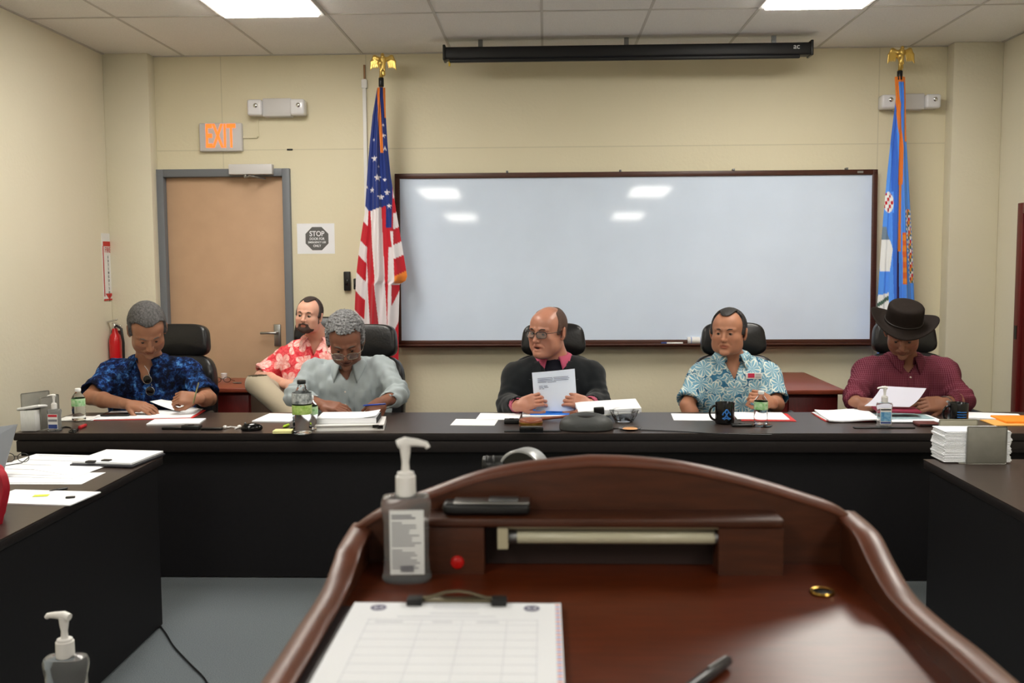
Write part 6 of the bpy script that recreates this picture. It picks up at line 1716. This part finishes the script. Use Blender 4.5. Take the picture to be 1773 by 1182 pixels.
# document pile on the glass dish
p = on(1052, 724, TOPZ); t = thing('document_stack', 'white papers with a black binder clip resting across the glass dish', 'document', (p.x, p.y, TOPZ+.03))
za, zb = TOPZ+.052, TOPZ+.066
m_ = MB(); R = rz(.06) @ rx(.1) @ ry(-.05)
cc = at(1052, 707, p.y+.02)
m_.box(cc+V((0, .0, .008)), (.32, .2, .022), R, bevel=.001).build('pages', M_PAPER, t)
MB().box(cc+V((.0, -.01, -.006)), (.3, .19, .006), R).build('lower_papers', M_PAPER2, t)
k_ = at(1037, 711, cc.y-.1)
MB().box(V((k_.x, cc.y-.1, k_.z)), (.052, .022, .036), R, bevel=.003).build('binder_clip', M_BLACK, t)
p = on(1082, 733, TOPZ); t = thing('glass_dish', 'clear glass dish under the tilted papers', 'glass dish', (p.x, p.y+.05, TOPZ))
vs = []; fs = []
b_ = MB().lathe([(.04, 0), (.046, .004), (.062, .03), (.074, .062), (.071, .063), (.058, .032), (.04, .01), (.001, .009)], (p.x, p.y+.05, TOPZ), 6)
for i_ in range(len(b_.sm)): b_.sm[i_] = False
b_.build('bowl', M_GLASS, t)
p = on(1091, 744, TOPZ); t = thing('coaster', 'small glass dish of amber colour right of the speakerphone', 'coaster', (p.x, p.y, TOPZ), 'round coasters')
MB().lathe([(.04, 0), (.052, .006), (.055, .01), (.052, .0105), (.045, .006)], (p.x, p.y, TOPZ), 32).build('rim', M_GLASS, t)
MB().lathe([(.036, .0065), (.034, .0085)], (p.x, p.y, TOPZ), 28).build('amber_centre', mat('amber', (222, 160, 100), .3), t)
# --- man in teal
paper('white sheet left of the black mug', 1203, 722, .23, .22, -.06)
c = on(1320, 722, TOPZ); t = thing('folder', 'red folder with white papers behind the small bottle, by the man in teal', 'folder', (c.x, c.y, TOPZ))
sheet((c.x+.01, c.y-.01), .27, .24, -.05, TOPZ, 0, .003).build('cover', M_RED, t); sheet((c.x-.01, c.y+.01), .26, .23, -.06, TOPZ+.0035, 0, .003).build('papers', M_PAPER, t)
mic_base('black phone-like base between mug and bottle', 1284, 738, .1, .014, .045)
M_MUG = mat('black_glazed_ceramic', (12, 12, 14), .18); M_MBL = mat('blue_mug_print', (52, 120, 200), .5)
def mug(label, px, py, H, r, hand, grp):
    p = on(px, py, TOPZ); x, y = p.x, p.y+r*.8; t = thing('mug', label, 'mug', (x, y, TOPZ), grp)
    MB().lathe([(r*.88, 0), (r*.97, .004), (r, .012), (r, H-.002), (r*.985, H), (r*.95, H-.002), (r*.94, .01), (.001, .008)], (x, y, TOPZ), 40).build('cup', M_MUG, t)
    pts = [V((x+hand*(r*.96+.03*math.sin(a)), y-.006, TOPZ+H*.52+H*.34*math.cos(a))) for a in [PI*i/12 for i in range(13)]]
    MB().tube(pts, .0055, 10).build('handle', M_MUG, t)
    return t, x, y
t, x, y = mug('black mug with a blue emblem before the man in teal', 1257, 735, .105, .047, -1, 'black mugs')
eb = MB()
def curved(xx, zz): xx = max(-.046, min(.046, xx)); return V((x+xx, y-math.sqrt(.0476**2-xx*xx)-.0002, TOPZ+zz))
def stroke(pts, wd=.0035):
    eb.tube([curved(a, b) for a, b in smooth_poly(pts, 24)], wd, 6)
stroke([(-.018, .03), (-.008, .036), (.0, .05), (-.006, .062), (-.002, .074), (.004, .074), (.009, .062), (.0, .05)]); stroke([(.0, .05), (.008, .036), (.02, .03)]); stroke([(-.018, .048), (-.014, .06), (-.006, .066)], .003); stroke([(.02, .048), (.016, .06), (.008, .066)], .003); stroke([(-.012, .026), (0, .033), (.014, .026)], .003)
eb.build('emblem', M_MBL, t)
t, x, y = mug('black mug with blue stripes right of the man in the hat', 1664, 736, .105, .047, -1, 'black mugs')
eb = MB()
for z_ in (.028, .04, .052, .064): eb.tube([curved(-.022+.004*i, z_) for i in range(12)], .0022, 6)
eb.build('stripes', M_MBL, t)
# --- man in the hat
t, c = folder('red folder showing under a white stack before the man in the hat', 1462, 722, .27, .27, -.02, M_RED)
paper('large white paper stack bending over the red folder', 1469, 721, .27, .29, -.02, z=TOPZ+.0085, curl=0, th=.006, lift=lambda u, v: .018*max(0, v)+.004*math.sin(6*u))
t, c = folder('dark folder of pale blue papers behind the sanitizer with the blue label', 1565, 725, .34, .27, -.02, mat('black_folder', (24, 22, 26), .5))
paper('pale blue-green sheet on the dark folder', 1560, 720, .26, .2, .06, z=TOPZ+.0085, m=mat('pale_teal_paper', (150, 176, 184), .8), ink=3)
a = at(1527, 668, 5.08); b = at(1604, 672, 5.08); c_ = at(1578, 706, 4.99); d = at(1500, 704, 4.99)
t = thing('paper', 'sheet tilted up in the hands of the man in the hat', 'paper', (c_.x, c_.y, d.z), 'loose papers on the tables')
b_ = MB(); vs = []; n = 8
for off in (0, .0012):
    for j in range(n+1):
        for i in range(n+1): u, v = i/n, j/n; p = a.lerp(b, u).lerp(d.lerp(c_, u), v); p.y += off+.03*v*v; p.z -= .01*math.sin(PI*v); vs.append(p)
b_.add(vs, sheet_fs, 0, True).build('sheet', mat('lavender_white_paper', (214, 214, 230), .8), t)
a = at(1540, 704, 4.98); t = thing('booklet', 'dark magenta booklet held under the sheet by the man in the hat', 'booklet', (a.x, a.y, a.z))
MB().box(at(1552, 709, 5.03), (.22, .1, .01), rx(.1) @ ry(.03), bevel=.002).build('cover', mat('magenta_cover', (124, 18, 52), .5), t)
stick('black tray bar before the sanitizer with the blue label', 1478, 1583, 741, .006)
p = on(1605, 737, TOPZ); t = thing('wallet', 'red-brown wallet lying left of the glossy mouse', 'wallet', (p.x, p.y, TOPZ))
MB().box((p.x, p.y+.01, TOPZ+.009), (.105, .085, .017), rz(-.05), bevel=.005).build('cover', mat('red_brown_leather', (86, 34, 30), .5, bump=.3), t)
MB().box((p.x, p.y-.033, TOPZ+.009), (.09, .003, .006), rz(-.05)).build('edge', M_BLACK, t)
paper('white papers right of the striped mug', 1714, 722, .3, .2, -.25, th=.008, ink=0)
p = on(1762, 731, TOPZ); t = thing('envelope', 'orange envelope at the right picture edge on the head table', 'envelope', (p.x, p.y, TOPZ))
MB().box((p.x+.06, p.y+.03, TOPZ+.009), (.28, .19, .014), rz(-.04), bevel=.003).build('body', mat('orange_envelope', (238, 140, 28), .7), t)
MB().box((p.x+.02, p.y-.03, TOPZ+.003), (.36, .17, .004), rz(-.02)).build('lower_envelope', mat('amber_envelope', (226, 170, 90), .7), t)
# ================================================================== right table napkin dispenser
p = on(1694, 803, TOPZ); w0 = on(1637, 800, TOPZ); w1 = on(1752, 800, TOPZ); t = thing('napkin_holder', 'grey metal napkin holder full of white napkins on the right table', 'napkin holder', (p.x, p.y+.08, TOPZ), 'metal napkin holders')
W_ = w1.x-w0.x; pz = at(1707, 738, p.y).z-TOPZ
MB().box((p.x+.03, p.y, TOPZ+pz/2), (.155, .004, pz), bevel=.006).build('plate', M_PLATE, t)
MB().box((p.x-.02, p.y+.15, TOPZ+pz/2+.004), (.155, .004, pz), bevel=.006).build('plate', mat('grey_metal_back', (150, 146, 130), .5, metal=.4), t)
MB().box((p.x, p.y+.075, TOPZ+.002), (.15, .15, .004)).build('base', M_PLATE, t)
m_ = MB(); random.seed(11)
for k in range(26):
    m_.box((p.x+random.uniform(-.003, .003)+.002*math.sin(k*.8), p.y+.076, TOPZ+.004+.0048*k+.0024), (W_*(1 if k < 22 else .98), .132, .0042), rz(random.uniform(-.008, .008)), bevel=.0014, seg=1)
m_.build('napkin_stack', M_PAPER, t)
# ================================================================== left table
a = on(88, 838, TOPZ)
paper('wide white sheet under the others on the left table', 68, 828, .42, .2, 0, ink=2)
paper('white drawing sheet lying on the wide one on the left table', 92, 806, .44, .42, -.12, z=TOPZ+.0018, ink=5)
paper('white sheet reaching right from under the clipped bundle', 160, 801, .2, .4, -.5, z=TOPZ+.0034)
p = on(206, 798, TOPZ); t = thing('document_stack', 'clipped bundle of papers nearest the corner of the left table', 'document', (p.x, p.y, TOPZ))
R = rz(-.12)
MB().box((p.x, p.y, TOPZ+.007), (.27, .26, .006), R).build('board', mat('dark_board', (42, 42, 48), .5), t)
MB().box((p.x-.005, p.y+.01, TOPZ+.0155), (.26, .25, .009), R, bevel=.001).build('pages', M_PAPER, t)
for dx, dy in ((-.05, -.12), (-.0, -.09)):
    q_ = V((p.x, p.y, TOPZ+.021))+R @ V((dx, dy, 0)); MB().box(q_, (.036, .024, .008), R, bevel=.002).build('binder_clip', M_BLACK, t)
t, c = paper('white sheet with a yellow-green mark near the red strap', 72, 862, .33, .19, -.1, ink=0, z=TOPZ, th=.004)
q_ = on(71, 858, TOPZ+.0045); MB().box((q_.x, q_.y, TOPZ+.0056), (.05, .03, .0005), rz(.2)).build('highlight_mark', mat('yellow_green_mark', (206, 220, 70), .7), t)
q_ = on(122, 862, TOPZ+.0045); MB().box((q_.x, q_.y, TOPZ+.008), (.03, .014, .005), rz(.3), bevel=.001).build('paper_clip', M_BLACK, t)
pen('black pen lying behind the marked white sheet', (85, 850), (117, 845), M_BLACK)
gl = O(28, 796, .012)
t = thing('eyeglasses', 'folded eyeglasses beside the laptop on the left table', 'eyeglasses', (gl.x, gl.y, TOPZ))
for s in (-1, 1): MB().tube([V((gl.x+s*.03+.024*math.cos(a_), gl.y, TOPZ+.022+.018*math.sin(a_))) for a_ in [2*PI*i/20 for i in range(20)]], .0017, 6, closed=True).build('rim', M_BLACK, t)
MB().tube([V((gl.x-.006, gl.y, TOPZ+.028)), V((gl.x+.006, gl.y, TOPZ+.028))], .0017).tube([V((gl.x+.054, gl.y, TOPZ+.024)), V((gl.x+.05, gl.y-.05, TOPZ+.01)), V((gl.x-.02, gl.y-.09, TOPZ+.004))], .002).build('temple', M_BLACK, t)
# laptop seen from behind / edge on
a = onx(31, 738, -1.97); Yl = 3.55
la_ = at(31, 739, Yl); lb_ = at(19, 812, Yl); l0 = at(-60, 760, Yl-.1)
t = thing('laptop', 'open silver laptop at the left picture edge on the left table', 'laptop', (la_.x-.12, Yl-.05, TOPZ))
R = rz(.0)
dx = (la_.x-lb_.x)
M_LAP = mat('silver_laptop', (128, 132, 138), .35, metal=.5)
xb, xt = lb_.x-.035, la_.x-.035; zt2 = la_.z; w_ = .34
MB().prism([(0, TOPZ+.02), (0, TOPZ+.02)], lambda x, z: (x, 0, z), lambda x, z: (x, 0, z)) if False else None
b_ = MB(); y0_, y1_ = Yl-.22, Yl+.0
b_.add([(xb-.26, Yl-.11, TOPZ+.02), (xb, Yl, TOPZ+.02), (xt+.0, Yl+.06, zt2), (xt-.3, Yl-.05, zt2-.03),
        (xb-.262, Yl-.103, TOPZ+.02), (xb-.002, Yl+.007, TOPZ+.02), (xt-.002, Yl+.067, zt2), (xt-.302, Yl-.043, zt2-.03)],
       [(0, 1, 2, 3), (7, 6, 5, 4), (0, 4, 5, 1), (1, 5, 6, 2), (2, 6, 7, 3), (3, 7, 4, 0)])
b_.build('lid', M_LAP, t)
MB().box((xb-.17, Yl-.18, TOPZ+.009), (.3, .22, .016), rz(.4), bevel=.004).build('keyboard_base', M_LAP, t)
# red lanyard strap
a = [(3, 812), (12, 822), (17, 845), (14, 868), (8, 890), (3, 912)]
pts = []
for (x_, y_), z_ in zip(a, (.15, .14, .1, .06, .025, .006)):
    p = at(x_, y_, 2.95-.0); pts.append(V((p.x-.012, p.y, p.z)))
t = thing('tote_bag', 'red bag with a loose strap at the left picture edge', 'bag', (pts[0].x-.05, 2.95, TOPZ))
M_REDB = mat('red_nylon', (178, 20, 44), .5, noise=.3, nscale=20)
Sg = SDF(); zc0 = (pts[0].z+TOPZ)/2; xc0 = pts[0].x-.135
Sg.frame(); Sg.box((xc0, 2.98, (TOPZ+pts[0].z)/2), (.11, .07, (pts[0].z-TOPZ)/2), .03, .01)
Sg.build('bag_body', M_REDB, t, (xc0-.16, 2.85, TOPZ+.0), (xc0+.16, 3.1, pts[0].z+.04), .004, post=lambda P, d: d+.006*vnoise(P, 28, 3))
b_ = MB(); sp_ = smooth3(pts, 6); vs = []
for p in sp_: vs += [p+V((-.004, -.012, 0)), p+V((.004, .012, 0)), p+V((.006, .012, .001)), p+V((-.002, -.012, .001))]
fs2 = []
for i in range(len(sp_)-1):
    for k in range(4): fs2.append((i*4+k, i*4+(k+1) % 4, i*4+4+(k+1) % 4, i*4+4+k))
b_.add(vs, fs2+[(0, 1, 2, 3), tuple(len(vs)-4+k for k in (3, 2, 1, 0))], 0, True).build('strap', M_REDB, t)
# ================================================================== things on the left credenza, badges
czt = cz1
p = on(388, 655, czt); t = thing('cup', 'small white cup on the credenza behind the man in blue', 'cup', (p.x, p.y, czt))
MB().lathe([(.016, 0), (.022, .035), (.021, .036), (.015, .003)], (p.x, p.y, czt), 20).build('body', M_WHITEP, t)
p = on(385, 662, czt); t = thing('eyeglasses', 'dark eyeglasses folded on the credenza behind the man in blue', 'eyeglasses', (p.x, p.y, czt))
for s in (-1, 1): MB().tube([V((p.x+s*.032+.024*math.cos(a_), p.y, czt+.019+.017*math.sin(a_))) for a_ in [2*PI*i/16 for i in range(16)]], .002, 6, closed=True).build('rim', M_BLACK, t)
MB().tube([V((p.x-.008, p.y, czt+.024)), V((p.x+.008, p.y, czt+.024))], .002).tube([V((p.x+.055, p.y, czt+.02)), V((p.x+.06, p.y+.07, czt+.004))], .002).tube([V((p.x-.055, p.y, czt+.02)), V((p.x-.05, p.y+.07, czt+.004))], .002).build('temple', M_BLACK, t)
pen('silver pen on the credenza beside the man in the coral shirt', V((on(399, 664, czt+.005).x, on(399, 664, czt).y, czt+.0055)), V((on(415, 664, czt+.005).x, on(415, 664, czt).y, czt+.0055)), M_METAL, .005)
# sunglasses hanging from the blue shirt
h = bv1.ray_cast(V((at(252, 655, 5.3).x, 4.5, at(252, 655, 5.3).z)), V((0, 1, 0)), 2)[0] or at(252, 655, 5.28)
sg = thing('sunglasses', 'round dark sunglasses hanging from the neckline of the blue floral shirt', 'sunglasses', tuple(h))
yS = h.y-.012
for (x_, y_) in ((255, 657), (260, 677)):
    c_ = at(x_, y_, yS); r_ = .024
    rm = MB().tube([V((c_.x+r_*math.cos(a_), yS, c_.z+r_*math.sin(a_))) for a_ in [2*PI*i/24 for i in range(24)]], .0016, 6, closed=True).build('rim', M_METAL, sg)
    MB().ball((c_.x, yS+.001, c_.z), (r_*.97, .004, r_*.97)).build('lens', M_BLACKG, rm)
MB().tube([at(250, 633, yS-.002), at(256, 641, yS), at(259, 650, yS)], .0016).tube([at(262, 664, yS-.001), at(263, 668, yS-.001)], .0016).build('temple', M_METAL, sg)
# name badge of the man in teal
hh = bv5.ray_cast(V((at(1304, 650, 5.4).x, 4.5, at(1304, 650, 5.4).z)), V((0, 1, 0)), 2)[0] or at(1304, 650, 5.35)
bd = MB().box((hh.x, hh.y-.004, hh.z), (.088, .003, .034), bevel=.001).build('name_badge', M_WHITEP, m5)
MB().box((hh.x-.014, hh.y-.0062, hh.z+.002), (.036, .0012, .024)).build('red_emblem', mat('badge_red', (200, 46, 82), .5), bd)
for k in range(3): MB().box((hh.x+.024, hh.y-.0062, hh.z+.009-k*.009), (.03, .0012, .0025)).build('badge_text', M_INK, bd)
# projector cart-free: end of the scene
bpy.context.view_layer.update()
